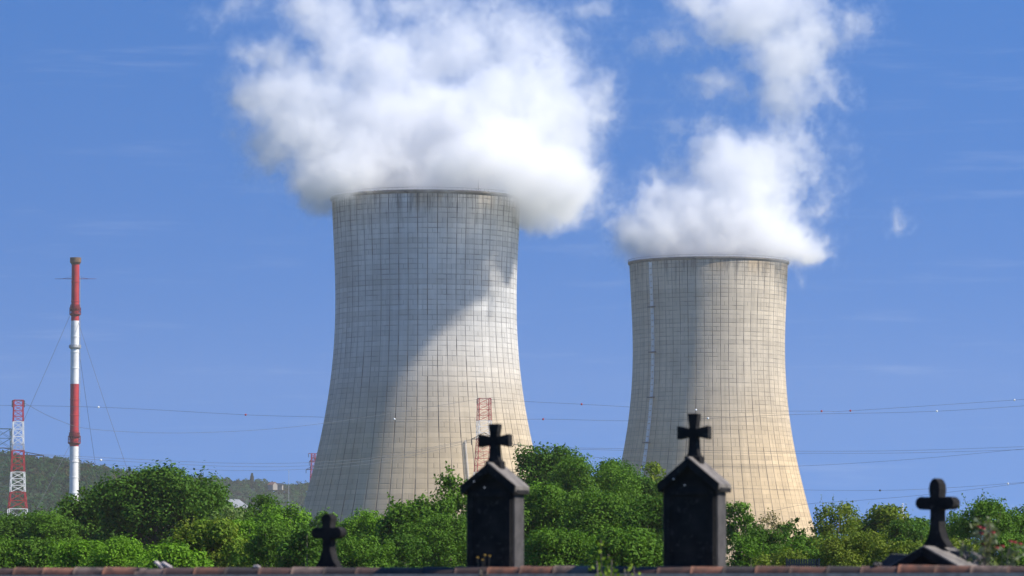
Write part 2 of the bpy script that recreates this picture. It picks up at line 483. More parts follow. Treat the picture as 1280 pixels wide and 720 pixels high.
# ------------------------------------------------------------------ steam plumes
def steam(name, origin, blobs, lo, hi, vox, label, seed, dens=0.05):
    """A density grid filled from warped ellipsoids; blobs are (x, y, z, rx, ry, rz, weight) in metres from origin."""
    ng = bpy.data.node_groups.new(name, 'GeometryNodeTree')
    ng.interface.new_socket(name="Geometry", in_out='OUTPUT', socket_type='NodeSocketGeometry')
    g = NB(ng)
    out = g.n("NodeGroupOutput")
    pos = g.n("GeometryNodeInputPosition").outputs[0]
    sp = g.vmath('ADD', pos, (seed * 131.0, seed * 57.0, seed * 19.0))
    w1 = g.vmath('SUBTRACT', g.noise(sp, 0.030, 1, 0.5, out='Color'), (0.5, 0.5, 0.5))
    w2 = g.vmath('SUBTRACT', g.noise(sp, 0.085, 2, 0.6, out='Color'), (0.5, 0.5, 0.5))
    q = g.vmath('ADD', pos, g.vmath('ADD', g.vmath('SCALE', w1, scale=26.0), g.vmath('SCALE', w2, scale=15.0)))
    s = None
    for (x, y, z, rx, ry, rz, wt) in blobs:
        d = g.vmath('LENGTH', g.vmath('MULTIPLY', g.vmath('SUBTRACT', q, (x, y, z)), (1 / rx, 1 / ry, 1 / rz)))
        k = g.math('MULTIPLY', g.math('SUBTRACT', 1.0, d), wt)
        if s is None: s = k
        else:
            s = g.math('SMOOTH_MAX', s, k, 0.15)
    sw = g.vmath('ADD', sp, g.vmath('SCALE', w2, scale=14.0))
    nz = g.math('SUBTRACT', g.noise(sw, 0.055, 7, 0.70), 0.5)
    # creased billows
    bn = g.noise(g.vmath('ADD', sw, (17.0, 91.0, 45.0)), 0.085, 5, 0.66)
    bil = g.math('SUBTRACT', g.math('MULTIPLY', g.math('ABSOLUTE', g.math('SUBTRACT', bn, 0.5)), 4.0), 0.40)
    f = g.math('ADD', s, g.math('ADD', g.math('MULTIPLY', nz, 2.05), g.math('MULTIPLY', bil, 0.5)))
    core = g.mapr(f, -0.02, 0.44)
    # torn filaments round the core
    rn = g.noise(g.vmath('ADD', sw, (71.0, 33.0, 12.0)), 0.070, 5, 0.66)
    ridge = g.math('SUBTRACT', 1.0, g.math('MULTIPLY', g.math('ABSOLUTE', g.math('SUBTRACT', rn, 0.5)), 13.0), clamp=True)
    veil = g.math('MULTIPLY', g.math('MULTIPLY', ridge, g.mapr(f, -0.40, 0.10, 0, 1, True)), 0.24)
    soft = g.math('MAXIMUM', core, veil)
    # thinner as it rises and mixes with dry air
    sz = g.n("ShaderNodeSeparateXYZ"); ng.links.new(pos, sz.inputs[0])
    soft = g.math('MULTIPLY', soft, g.mapr(sz.outputs[2], TOP + 14, TOP + 80, 1.0, 0.55))
    # the box's own faces never cut the cloud: fade towards them
    sx = g.n("ShaderNodeSeparateXYZ"); ng.links.new(pos, sx.inputs[0])
    for i in range(3):
        soft = g.math('MULTIPLY', soft, g.mapr(sx.outputs[i], lo[i], lo[i] + 5, 0, 1))
        soft = g.math('MULTIPLY', soft, g.mapr(sx.outputs[i], hi[i] - 5, hi[i], 1, 0))
    vc = g.n("GeometryNodeVolumeCube")
    g.set(vc.inputs['Density'], g.math('MULTIPLY', soft, 1.0))
    vc.inputs['Min'].default_value = lo; vc.inputs['Max'].default_value = hi
    for i, a in enumerate("XYZ"):
        vc.inputs['Resolution ' + a].default_value = int((hi[i] - lo[i]) / vox)
    sm = g.n("GeometryNodeSetMaterial")
    ng.links.new(vc.outputs[0], sm.inputs[0])
    mt, t = new_mat(name + "_vapour"); h = NB(t)
    pv = h.n("ShaderNodeVolumePrincipled")
    pv.inputs['Color'].default_value = (0.985, 0.986, 0.988, 1)
    pv.inputs['Density'].default_value = dens
    pv.inputs['Anisotropy'].default_value = 0.2
    o = h.n("ShaderNodeOutputMaterial"); t.links.new(pv.outputs[0], o.inputs['Volume'])
    sm.inputs['Material'].default_value = mt
    ng.links.new(sm.outputs[0], out.inputs[0])
    vd = bpy.data.volumes.new(name)
    vd.materials.append(mt)
    ob = bpy.data.objects.new(name, vd)
    col.objects.link(ob)
    ob.location = origin
    md = ob.modifiers.new("steam", 'NODES'); md.node_group = ng
    return tag(ob, label, "steam", "steam plumes of the cooling towers")

def px_blobs(px0, D, rows):
    o = P(px0, 749, D); s = F / D
    out = []
    for (px, py, dy, rx, rz, ry, wt) in rows:
        c = P(px, py, D)
        out.append((c.x - o.x, dy, c.z, rx / s, ry, rz / s, wt))
    return Vector((o.x, D, 0)), out

rowsL = [  # px, py, depth offset, rx px, rz px, ry m, weight
    (535, 232, 0, 112, 34, 40, 1.3), (432, 225, -18, 52, 42, 38, 1.2), (402, 244, -10, 30, 26, 26, 1.0),
    (668, 232, -16, 66, 46, 40, 1.25), (698, 248, -14, 40, 32, 30, 1.1), (540, 172, 0, 160, 88, 36, 1.45),
    (708, 250, -50, 46, 32, 25, 1.2), (655, 225, -46, 75, 40, 26, 1.1), (590, 215, -48, 70, 40, 24, 1.0),
    (465, 190, -10, 90, 55, 34, 1.2), (620, 185, -12, 90, 55, 34, 1.2), (410, 150, -5, 90, 72, 24, 1.05), (348, 108, 0, 58, 48, 15, 0.9), (330, 72, 5, 42, 28, 11, 0.7), (360, 200, -6, 40, 40, 16, 0.6),
    (640, 150, -4, 112, 92, 26, 1.15), (712, 175, -6, 46, 80, 18, 0.95), (480, 88, 0, 130, 80, 22, 0.9),
    (418, 28, 8, 70, 54, 15, 0.8), (392, 0, 8, 44, 44, 13, 0.75), (575, 50, 5, 100, 66, 19, 0.8),
    (648, 70, 0, 80, 64, 18, 0.8), (692, 92, -4, 56, 60, 16, 0.75),
    (740, 4, 8, 50, 22, 10, 0.36), (292, 6, 8, 36, 18, 9, 0.34), (745, 120, 0, 26, 40, 9, 0.3),
    (510, 5, 8, 66, 36, 13, 0.6), (610, 12, 8, 60, 34, 12, 0.55),
]
oL, bL = px_blobs(532, DL, rowsL)
steam("steam_plume", oL, bL, (-106, -90, TOP - 22), (88, 70, TOP + 98), 0.75,
      "broad white steam cloud spreading over the larger cooling tower", 1.0, 0.12)
rowsR = [
    (886, 316, 0, 104, 24, 38, 1.3), (828, 290, -10, 68, 42, 32, 1.15), (792, 292, -6, 30, 28, 20, 0.9), (898, 272, -2, 112, 56, 36, 1.3),
    (972, 303, -12, 50, 40, 32, 1.15), (1000, 324, -10, 26, 24, 18, 0.95), (925, 225, 0, 76, 60, 30, 1.3), (960, 190, 0, 48, 36, 18, 0.85),
    (985, 152, 2, 32, 36, 10, 0.55), (978, 118, 4, 52, 40, 15, 0.85), (982, 72, 6, 62, 58, 20, 1.15), (950, 18, 8, 84, 54, 22, 1.15),
    (1015, 28, 8, 58, 50, 16, 0.9), (1028, 104, 4, 32, 26, 12, 0.75), (868, 0, 10, 46, 24, 12, 0.6), (1072, 26, 8, 36, 24, 10, 0.45),
    (840, 48, 8, 38, 20, 9, 0.40), (885, 108, 6, 46, 18, 9, 0.42), (856, 215, 2, 38, 30, 12, 0.42), (1020, 215, 0, 26, 50, 9, 0.34), (880, 160, 0, 40, 18, 8, 0.3), (1124, 269, 0, 15, 11, 8, 0.36),
]
oR, bR = px_blobs(887, DR, rowsR)
steam("steam_plume", oR, bR, (-62, -62, TOP - 22), (108, 62, TOP + 140), 0.8,
      "narrow white steam plume twisting up from the smaller cooling tower", 2.0, 0.12)

# ------------------------------------------------------------------ haze
def haze_box(dens):
    m = MB(); x0, x1, y0, y1, z0, z1 = -1800, 1800, -250, 6500, -1.5, 322
    m.box(((x0 + x1) / 2, (y0 + y1) / 2, (z0 + z1) / 2), (x1 - x0, y1 - y0, z1 - z0))
    mt, t = new_mat("haze_air"); h = NB(t)
    pv = h.n("ShaderNodeVolumePrincipled")
    pv.inputs['Color'].default_value = (0.97, 0.93, 0.92, 1)
    pv.inputs['Density'].default_value = dens
    pv.inputs['Anisotropy'].default_value = 0.0
    o = h.n("ShaderNodeOutputMaterial"); t.links.new(pv.outputs[0], o.inputs['Volume'])
    ob = m.build("haze", mt)
    tag(ob, kind='stuff')
HAZE = 0.000046
if HAZE: haze_box(HAZE)

# ------------------------------------------------------------------ hills and far woods
def leaf_quads(pos, nor, size, rng, elong=1.5):
    """Diamond leaves at pos facing nor; returns (4n,3) verts."""
    n = len(pos)
    ref = rng.normal(size=(n, 3))
    t1 = np.cross(nor, ref); t1 /= np.linalg.norm(t1, axis=1, keepdims=True) + 1e-9
    t2 = np.cross(nor, t1)
    a = (size * elong * 0.5)[:, None]; b = (size * 0.42)[:, None]
    v = np.stack([pos - t1 * a, pos + t2 * b - nor * size[:, None] * 0.1, pos + t1 * a, pos - t2 * b + nor * size[:, None] * 0.1], axis=1)
    return v.reshape(-1, 3)

def quads_mesh(name, v, tint):
    """v (4n,3), tint (n,3) -> mesh with a per-corner colour."""
    n = len(v) // 4
    me = bpy.data.meshes.new(name)
    me.vertices.add(4 * n); me.vertices.foreach_set('co', v.astype(np.float32).ravel())
    me.loops.add(4 * n); me.loops.foreach_set('vertex_index', np.arange(4 * n, dtype=np.int32))
    me.polygons.add(n); me.polygons.foreach_set('loop_start', np.arange(0, 4 * n, 4, dtype=np.int32))
    at = me.attributes.new("tint", 'FLOAT_COLOR', 'POINT')
    c = np.ones((4 * n, 4), dtype=np.float32); c[:, :3] = np.repeat(tint, 4, axis=0)
    at.data.foreach_set('color', c.ravel())
    me.update(); me.validate()
    return me

def unit(rng, n):
    d = rng.normal(size=(n, 3)); return d / np.linalg.norm(d, axis=1, keepdims=True)

def hill(name, Y, ridge, depth, mat):
    """Ridge given as (px, py) skyline points at distance Y."""
    xs = [P(px, py, Y).x for px, py in ridge]; zs = [P(px, py, Y).z for px, py in ridge]
    gx = np.linspace(xs[0], xs[-1], 60)
    gz = np.interp(gx, xs, zs)
    ts = np.linspace(-1, 1, 25)
    v, f = [], []
    for t in ts:
        prof = 0.5 + 0.5 * math.cos(math.pi * t)
        for i in range(60):
            v.append((gx[i], Y + t * depth + 12 * math.sin(gx[i] * 0.05), max(-1, (gz[i] - 7) * prof - 1.0)))
    for j in range(24):
        for i in range(59):
            f.append((j * 60 + i, j * 60 + i + 1, (j + 1) * 60 + i + 1, (j + 1) * 60 + i))
    m = MB(); m.add(v, f)
    o = m.build(name, mat, smooth=True); tag(o, kind='structure')
    return lambda x, y: (max(0.0, np.interp(x, xs, zs) - 7) * (0.5 + 0.5 * math.cos(math.pi * max(-1, min(1, (y - Y) / depth)))) - 1.0), xs

def woods(name, Y, depth, hfun, xs, n, rng, label, cols):
    V, T = [], []
    for i in range(n):
        x = rng.uniform(xs[0], xs[-1]); y = Y + depth * rng.uniform(-1, 0.12)
        z = hfun(x, y)
        r = rng.uniform(2.6, 5.6); h = r * rng.uniform(0.9, 1.4)
        k = 95
        d = unit(rng, k); d[:, 2] = np.abs(d[:, 2]) * 1.2 - 0.2
        p = np.array([x, y, z + 3.0]) + d * np.array([r, r, h]) * rng.uniform(0.7, 1.08, size=(k, 1))
        nn = d + rng.normal(size=(k, 3)) * 0.45; nn /= np.linalg.norm(nn, axis=1, keepdims=True)
        V.append(leaf_quads(p, nn, rng.uniform(1.1, 2.1, k), rng))
        c = np.array(cols[rng.choice(len(cols), p=[0.42, 0.3, 0.2, 0.08])]) * rng.uniform(0.75, 1.25)
        T.append(c[None, :] * rng.uniform(0.8, 1.2, size=(k, 1)))
    o = link(name, quads_mesh(name, np.concatenate(V), np.concatenate(T)), LEAF)
    return tag(o, label, "woodland", kind='stuff')

rng = np.random.default_rng(5)
HILL = mottled("hill_soil", (0.018, 0.045, 0.012), (0.025, 0.055, 0.016), 0.02, 0.95)
hf, hx = hill("hill", 2900, [(-110, 556), (-40, 562), (0, 567), (40, 570), (80, 574), (110, 580), (150, 586), (180, 594), (220, 607), (270, 622), (330, 645), (400, 690)], 420, HILL)
COLS = [(0.014, 0.058, 0.012), (0.020, 0.070, 0.014), (0.010, 0.042, 0.014), (0.045, 0.050, 0.018)]
woods("forest", 2900, 420, hf, hx, 2800, rng, "dark green wooded hillside behind the red and white chimney", COLS)
hf2, hx2 = hill("hill", 4100, [(60, 660), (140, 625), (200, 606), (240, 598), (270, 596), (300, 599), (330, 600), (350, 606), (380, 604), (410, 606), (450, 622), (520, 660), (600, 700)], 520, HILL)
woods("forest", 4100, 520, hf2, hx2, 1900, rng, "hazier far woods between the big leafy tree and the larger cooling tower", COLS)

# ------------------------------------------------------------------ trees
PAL = {
    'dark':   [(0.043, 0.106, 0.010), (0.058, 0.129, 0.013), (0.072, 0.147, 0.016)],
    'mid':    [(0.074, 0.161, 0.014), (0.096, 0.193, 0.017), (0.072, 0.147, 0.016)],
    'bright': [(0.114, 0.247, 0.014), (0.138, 0.270, 0.018), (0.102, 0.207, 0.016)],
    'olive':  [(0.132, 0.184, 0.018), (0.156, 0.190, 0.022), (0.102, 0.161, 0.018)],
    'yellow': [(0.115, 0.185, 0.016), (0.100, 0.185, 0.016), (0.170, 0.205, 0.022)],
    'dry':    [(0.240, 0.190, 0.095), (0.168, 0.167, 0.060), (0.288, 0.230, 0.130)],
    'pale':   [(0.156, 0.218, 0.070), (0.192, 0.241, 0.090), (0.120, 0.196, 0.045)],
}
def tree(px, py, wpx, Y, pal, name, label, cat, seed, shape=1.0, leafpx=2.6, dens=1.0, spiky=0, group="trees and shrubs beyond the wall"):
    """Tree whose crown tops out at photo pixel (px, py), wpx wide, standing at distance Y."""
    rng = np.random.default_rng(seed)
    s = F / Y
    top = P(px, py, Y); H = top.z; W = wpx / s
    root = empty(name, (top.x, Y, 0), label, cat, group)
    z0 = 0.12 * H if cat == 'tree' else 0.02 * H
    rx = W / 2; ry = rx * 0.9; rz = (H - z0) / 2
    zc = z0 + rz
    nC = int(np.clip(24 + 1.7 * wpx * dens, 36, 220))
    d = unit(rng, nC)
    d[:, 2] = np.where(d[:, 2] < -0.55, -d[:, 2], d[:, 2])
    lump = 1 + 0.2 * np.sin(3.1 * d[:, 0] + seed) * np.cos(2.7 * d[:, 2] + seed * 1.3) + 0.10 * np.sin(6 * d[:, 0] - seed + 4 * d[:, 2])
    rad = rng.uniform(0.4, 1.0, nC) ** 0.7 * lump
    cr = rng.uniform(0.10, 1.0, nC) ** 1.3 * 0.2 + 0.1; cr = cr * min(rx, rz) * 1.05
    # crown narrower above for shape > 1
    cpos = d * rad[:, None]
    cpos *= np.array([rx, ry, rz])
    tt = (cpos[:, 2] / rz + 1) / 2
    k = 1 - (shape - 1) * np.clip(tt, 0, 1) * 0.6
    cpos[:, 0] *= k; cpos[:, 1] *= k
    # fit inside the outline
    cpos[:, 2] += zc
    over = cpos[:, 2] + cr * 0.9 - H
    cpos[:, 2] -= np.maximum(over, 0)
    leaf = leafpx * rng.uniform(0.75, 1.3) / s
    per = np.maximum(14, (dens * 5.2 * (cr / leaf) ** 2)).astype(int)
    per = np.minimum(per, 1300)
    V, T = [], []
    cols = np.array(PAL[pal])
    for i in range(nC):
        n = per[i]
        dd = unit(rng, n)
        dd[:, 2] += 0.15
        rr = cr[i] * rng.uniform(0.35, 1.05, (n, 1)) ** 0.6
        p = cpos[i] + dd * rr * np.array([1, 1, 0.85])
        # leafy shoots breaking the outline
        ns = n // 5
        sh = unit(rng, 1)[0]; sh[2] = abs(sh[2]) + 0.35
        p[:ns] += sh * cr[i] * rng.uniform(0.1, 0.55, (ns, 1)) 
        nn = dd * 0.95 + np.array([0, 0, 0.25]) + rng.normal(size=(n, 3)) * 0.42
        nn /= np.linalg.norm(nn, axis=1, keepdims=True)
        V.append(leaf_quads(p, nn, leaf * rng.uniform(0.6, 1.35, n), rng))
        cbase = cols[rng.integers(len(cols))] * rng.uniform(0.82, 1.18)
        pick = cols[rng.integers(len(cols), size=n)]
        T.append((cbase * 0.6 + pick * 0.4) * rng.uniform(0.78, 1.22, (n, 1)))
    twigs = []
    for q in range(spiky):
        a = rng.uniform(-0.8, 0.8); base = np.array([a * rx * 0.7, rng.uniform(-.3, .3) * ry, zc + rz * 0.72 * math.sqrt(1 - 0.7 * a * a)])
        L = rng.uniform(0.25, 0.5) * rz
        tip = base + np.array([a * 0.5 + rng.uniform(-.25, .25), rng.uniform(-.2, .2), 1.0]) * L
        twigs.append((base, tip))
        n = int(34 * dens)
        u = rng.uniform(0, 1, (n, 1))
        p = base + (tip - base) * u + rng.normal(size=(n, 3)) * (0.10 * L * (1.1 - u))
        V.append(leaf_quads(p, unit(rng, n), leaf * rng.uniform(0.6, 1.2, n), rng))
        T.append(cols[rng.integers(len(cols), size=n)] * rng.uniform(0.9, 1.3, (n, 1)))
    link("crown", quads_mesh("crown", np.concatenate(V), np.concatenate(T)), LEAF, root)
    m = MB()
    r0 = max(0.05, 0.035 * W)
    if cat == 'tree':
        m.tube([(0, 0, -0.1), (0.02 * W, 0, 0.25 * H), (-0.01 * W, 0.02 * W, 0.55 * H), (0, 0, 0.82 * H)], [r0 * 1.3, r0, r0 * 0.6, r0 * 0.15], 8)
    order = rng.permutation(nC)[:12 if cat == 'tree' else 9]
    for j, i in enumerate(order):
        zb = H * rng.uniform(0.14, 0.5) if cat == 'tree' else 0.0
        b0 = Vector((0, 0, zb)); e = Vector(cpos[i]); mid = b0.lerp(e, 0.5) + Vector((0, 0, -0.06 * H))
        if e.z < zb: continue
        m.tube([b0, mid, e], [r0 * 0.45, r0 * 0.3, r0 * 0.06], 5)
    for b0, tip in twigs:
        m.tube([Vector(b0), Vector(tip)], [r0 * 0.12, r0 * 0.03], 4)
    m.build("trunk" if cat == 'tree' else "stem", BARK, root, smooth=True)
    return root

TREES = [
 # px, py, w, Y, palette, name, label, category, shape, spiky, dens
 (12, 640, 120, 330, 'dark', 'tree', "dark tree at the foot of the red and white lattice pylon", 'tree', 1.0, 0, 1),
 (60, 640, 80, 310, 'mid', 'tree', "green tree just below the foot of the red and white chimney", 'tree', 1.0, 0, 1),
 (128, 606, 112, 360, 'dark', 'tree', "dark shoulder tree leaning against the tallest broad crown near the chimney", 'tree', 1.2, 0, 1),
 (196, 584, 156, 345, 'dark', 'tree', "tallest broad dark tree on the chimney side, domed like a hill", 'tree', 1.1, 2, 1),
 (252, 600, 92, 350, 'dark', 'tree', "dark tree beside the pale barn roof", 'tree', 1.2, 0, 1),
 (30, 672, 110, 240, 'mid', 'shrub', "dull green shrub at the very edge of the picture above the wall", 'shrub', 1.0, 0, 1),
 (105, 676, 80, 215, 'bright', 'shrub', "fresh green shrub below the dark shoulder tree", 'shrub', 1.0, 0, 1),
 (165, 672, 100, 205, 'bright', 'shrub', "bright green shrub directly under the tallest domed dark tree", 'shrub', 1.0, 0, 1),
 (222, 678, 80, 200, 'bright', 'shrub', "lowest bright green shrub behind the broken pale tile on the wall", 'shrub', 1.0, 0, 1),
 (266, 650, 100, 230, 'yellow', 'tree', "yellow flecked olive tree in front of the dark domed crowns", 'tree', 1.0, 3, 1),
 (290, 632, 56, 340, 'pale', 'tree', "pale grey-green tree just below the barn roof", 'tree', 1.1, 0, 1),
 (322, 618, 64, 370, 'dark', 'tree', "dark tree under the distant cypress on the ridge", 'tree', 1.2, 0, 1),
 (306, 650, 70, 250, 'bright', 'tree', "bright green tree beside the yellow flecked tree", 'tree', 1.0, 0, 1),
 (352, 628, 84, 320, 'bright', 'tree', "light green round tree near the shaded foot of the larger tower", 'tree', 1.0, 0, 1),
 (340, 655, 80, 225, 'mid', 'tree', "mid green tree between the light round tree and the wall", 'tree', 1.1, 0, 1),
 (385, 660, 80, 205, 'dark', 'shrub', "dark large-leaved shrub behind the small rounded cross", 'shrub', 1.0, 0, 1),
 (402, 640, 66, 310, 'mid', 'tree', "mid green tree above the small rounded cross", 'tree', 1.0, 0, 1),
 (447, 638, 74, 300, 'bright', 'tree', "light green tree just beside the small rounded cross, under the tower foot", 'tree', 1.1, 2, 1),
 (455, 668, 80, 215, 'mid', 'shrub', "green shrub low between the small cross and the dark tree in front of the tower", 'shrub', 1.0, 0, 1),
 (516, 618, 104, 260, 'mid', 'tree', "dense round tree in front of the base of the larger tower", 'tree', 1.1, 3, 1),
 (566, 592, 70, 275, 'mid', 'tree', "tree with loose upright shoots beside the cross tomb with the red pylon behind it", 'tree', 1.5, 8, 0.8),
 (556, 640, 90, 230, 'mid', 'tree', "green tree pressed against the flank of the tomb under the larger tower", 'tree', 1.0, 0, 1),
 (495, 668, 80, 220, 'dark', 'shrub', "dark shrub low in front of the dense round tree", 'shrub', 1.0, 0, 1),
 (692, 556, 112, 370, 'dark', 'tree', "dark glossy tree, highest crown between the two cooling towers", 'tree', 1.2, 0, 1),
 (642, 590, 70, 340, 'bright', 'tree', "light green tree behind the cross of the tomb below the larger tower", 'tree', 1.1, 0, 1),
 (738, 572, 120, 330, 'mid', 'tree', "wide mid green tree midway between the two tombs", 'tree', 1.1, 0, 1),
 (786, 574, 90, 350, 'dark', 'tree', "dark tree left of the smaller tower foot with a rounded top", 'tree', 1.1, 0, 1),
 (818, 576, 64, 375, 'olive', 'tree', "yellowing olive treetop against the foot of the smaller tower", 'tree', 1.1, 0, 1),
 (680, 606, 104, 260, 'mid', 'tree', "blue-green tree next to the lit side of the tomb below the larger tower", 'tree', 1.1, 0, 1),
 (752, 614, 104, 255, 'mid', 'tree', "green tree behind the yellow-green sprig on the wall", 'tree', 1.0, 0, 1),
 (812, 620, 80, 250, 'dark', 'tree', "dark green tree touching the shaded face of the tomb below the smaller tower", 'tree', 1.0, 0, 1),
 (700, 662, 100, 200, 'mid', 'shrub', "leafy shrub low beside the tomb below the larger tower", 'shrub', 1.0, 0, 1),
 (790, 660, 100, 195, 'mid', 'shrub', "green shrub low beside the tomb below the smaller tower", 'shrub', 1.0, 0, 1),
 (922, 628, 56, 300, 'mid', 'tree', "green tree showing beside the lit edge of the tomb below the smaller tower", 'tree', 1.2, 0, 1),
 (966, 640, 56, 320, 'dry', 'tree', "dry pale tree in front of the smaller tower foot", 'tree', 1.0, 3, 0.6),
 (992, 642, 40, 305, 'dark', 'tree', "narrow dark tree before the outer foot of the smaller tower", 'tree', 1.2, 0, 1),
 (1040, 629, 78, 310, 'olive', 'tree', "olive tree just outside the foot of the smaller tower", 'tree', 1.1, 4, 0.75),
 (958, 656, 64, 250, 'dark', 'shrub', "dark round shrub above the blue slatted fence and near the dry tree", 'shrub', 1.0, 0, 1),
 (1010, 668, 80, 240, 'mid', 'shrub', "green shrub over the blue slatted fence", 'shrub', 1.0, 0, 1),
 (935, 668, 60, 215, 'mid', 'shrub', "green shrub hugging the lit edge of the tomb below the smaller tower", 'shrub', 1.0, 0, 1),
 (980, 684, 80, 205, 'olive', 'shrub', "brownish olive scrub low behind the orange tiles", 'shrub', 1.0, 0, 0.8),
 (1096, 632, 92, 320, 'olive', 'tree', "rounded olive tree beside the thin white pole", 'tree', 1.0, 0, 1),
 (1132, 648, 60, 290, 'dark', 'tree', "dark tree at the foot of the thin white pole", 'tree', 1.0, 0, 1),
 (1060, 664, 90, 225, 'olive', 'shrub', "olive-green scrub in front of the olive trees", 'shrub', 1.0, 0, 0.9),
 (1115, 674, 80, 215, 'olive', 'shrub', "olive scrub next to the gabled tomb that bears the rounded cross", 'shrub', 1.0, 0, 0.9),
 (1160, 646, 70, 310, 'mid', 'tree', "green tree behind the rounded cross on the gabled tomb", 'tree', 1.0, 0, 1),
 (1196, 640, 66, 280, 'mid', 'tree', "green tree between the rounded cross and the spiky tree", 'tree', 1.1, 2, 1),
 (1234, 624, 90, 255, 'mid', 'tree', "spiky tree with upright twigs above the red roses", 'tree', 1.1, 11, 0.8),
 (1278, 632, 70, 300, 'dark', 'tree', "dark tree at the far edge past the spiky twigs", 'tree', 1.0, 0, 1),
 (1190, 672, 80, 210, 'olive', 'shrub', "olive shrub low between the rounded cross and the roses", 'shrub', 1.0, 0, 0.9),
 (1262, 668, 80, 215, 'mid', 'shrub', "shaded green shrub low behind the red roses", 'shrub', 1.0, 0, 1),
]
for i, (px, py, w, Y, pal, nm, lab, cat, shp, spk, dn) in enumerate(TREES):
    tree(px, py, w * 1.12, Y, pal, nm, lab, cat, 100 + i, shp, dens=dn, spiky=spk)

# lone cypress on the far ridge
def cypress(px, py, Y, hpx, wpx, label):
    rng = np.random.default_rng(77)
    s = F / Y; top = P(px, py, Y); h = hpx / s; w = wpx / s
    g0 = top.z - h
    root = empty("cypress_tree", (top.x, Y, g0), label, "tree", "trees on the ridge")
    n = 700
    u = rng.uniform(0, 1, n); a = rng.uniform(0, 6.28, n)
    rr = w / 2 * np.sin(np.pi * np.clip(u * 0.9 + 0.08, 0, 1)) ** 0.7 * rng.uniform(0.6, 1.05, n)
    p = np.stack([rr * np.cos(a), rr * np.sin(a), u * h], 1)
    nn = np.stack([np.cos(a), np.sin(a), 0.4 + 0 * a], 1) + rng.normal(size=(n, 3)) * 0.4
    nn /= np.linalg.norm(nn, axis=1, keepdims=True)
    link("crown", quads_mesh("crown", leaf_quads(p, nn, rng.uniform(1, 1.8, n), rng), np.array([[0.02, 0.035, 0.02]]) * rng.uniform(.8, 1.2, (n, 1))), LEAF, root)
    m = MB(); m.bar((0, 0, -8), (0, 0, h * 0.8), 0.5, 6, 0.15); m.build("trunk", BARK, root)
cypress(315, 592, 4080, 20, 5, "lone dark cypress standing above the far wooded ridge")

# ------------------------------------------------------------------ buildings glimpsed between the trees
ROOFP = mottled("pale_sheet_roof", (0.24, 0.25, 0.26), (0.18, 0.19, 0.20), 0.8, 0.6)
BLUE = mottled("blue_sheet", (0.016, 0.026, 0.038), (0.022, 0.034, 0.046), 0.8, 1.0, spec=0.05)
PLASTER = mottled("pale_plaster", (0.30, 0.27, 0.23), (0.24, 0.22, 0.20), 0.5, 0.9)
TILER = mottled("roof_tile", (0.20, 0.10, 0.07), (0.14, 0.075, 0.06), 0.8, 0.9)
def gabled(name, px, py, Y, w, d, ridge_h, label, cat, wallm, roofm, rz=0.0, floor=0.0, tk=0.28):
    """House or barn whose ridge shows at (px, py)."""
    t = P(px, py, Y)
    root = empty(name, (t.x, Y, floor), label, cat, rz=rz)
    H = t.z - floor - tk; e = H - ridge_h
    m = MB(); m.prism([(-d / 2, -0.3), (d / 2, -0.3), (d / 2, e), (0, H - 0.15), (-d / 2, e)], -w / 2, w / 2)
    m.build("wall", wallm, root)
    m = MB()
    for s in (-1, 1):
        m.prism([(0, H), (s * (d / 2 + 0.5), e - 0.35), (s * (d / 2 + 0.5), e - 0.35 + tk), (0, H + tk)][::s], -w / 2 - 0.4, w / 2 + 0.4)
    m.build("roof", roofm, root)
    return root
gabled("barn", 290, 624, 1100, 5, 5.5, 1.6, "pale sheet roofed barn peeping out between tree crowns", "barn", PLASTER, ROOFP, R(-35))
h1 = gabled("house", 341, 602.5, 4000, 6, 6, 2.2, "tiny tan house on the far wooded ridge", "house", PLASTER, TILER, R(50), P(341, 612, 4000).z)
gabled("house", 350, 604, 4010, 5, 5, 2, "tiny grey roofed house on the far ridge beside the tan one", "house", PLASTER, BLUE, R(80), P(351, 612, 4010).z)
# short slatted fence panel seen just over the wall
fp = P(1003.5, 698.5, 190); fe = empty("fence_panel", (fp.x, 190, 0), "short dark blue slatted fence panel showing just over the orange tiles", "fence")
fw, fh = 37 / (F / 190), fp.z
m = MB()
for i in range(12): m.box((-fw / 2 + fw * (i + 0.5) / 12, 0, fh / 2), (fw / 12 * 0.8, 0.025, fh - 0.02))
m.build("slats", BLUE, fe)
for sx in (-1, 1):
    m = MB(); m.box((sx * (fw / 2 + 0.05), 0, fh / 2), (0.09, 0.09, fh + 0.04)); m.build("post", BLUE, fe, bevel=0.01)
for zz in (0.4, fh * 0.55, fh - 0.25):
    m = MB(); m.box((0, 0.045, zz), (fw, 0.05, 0.09)); m.build("rail", BLUE, fe)

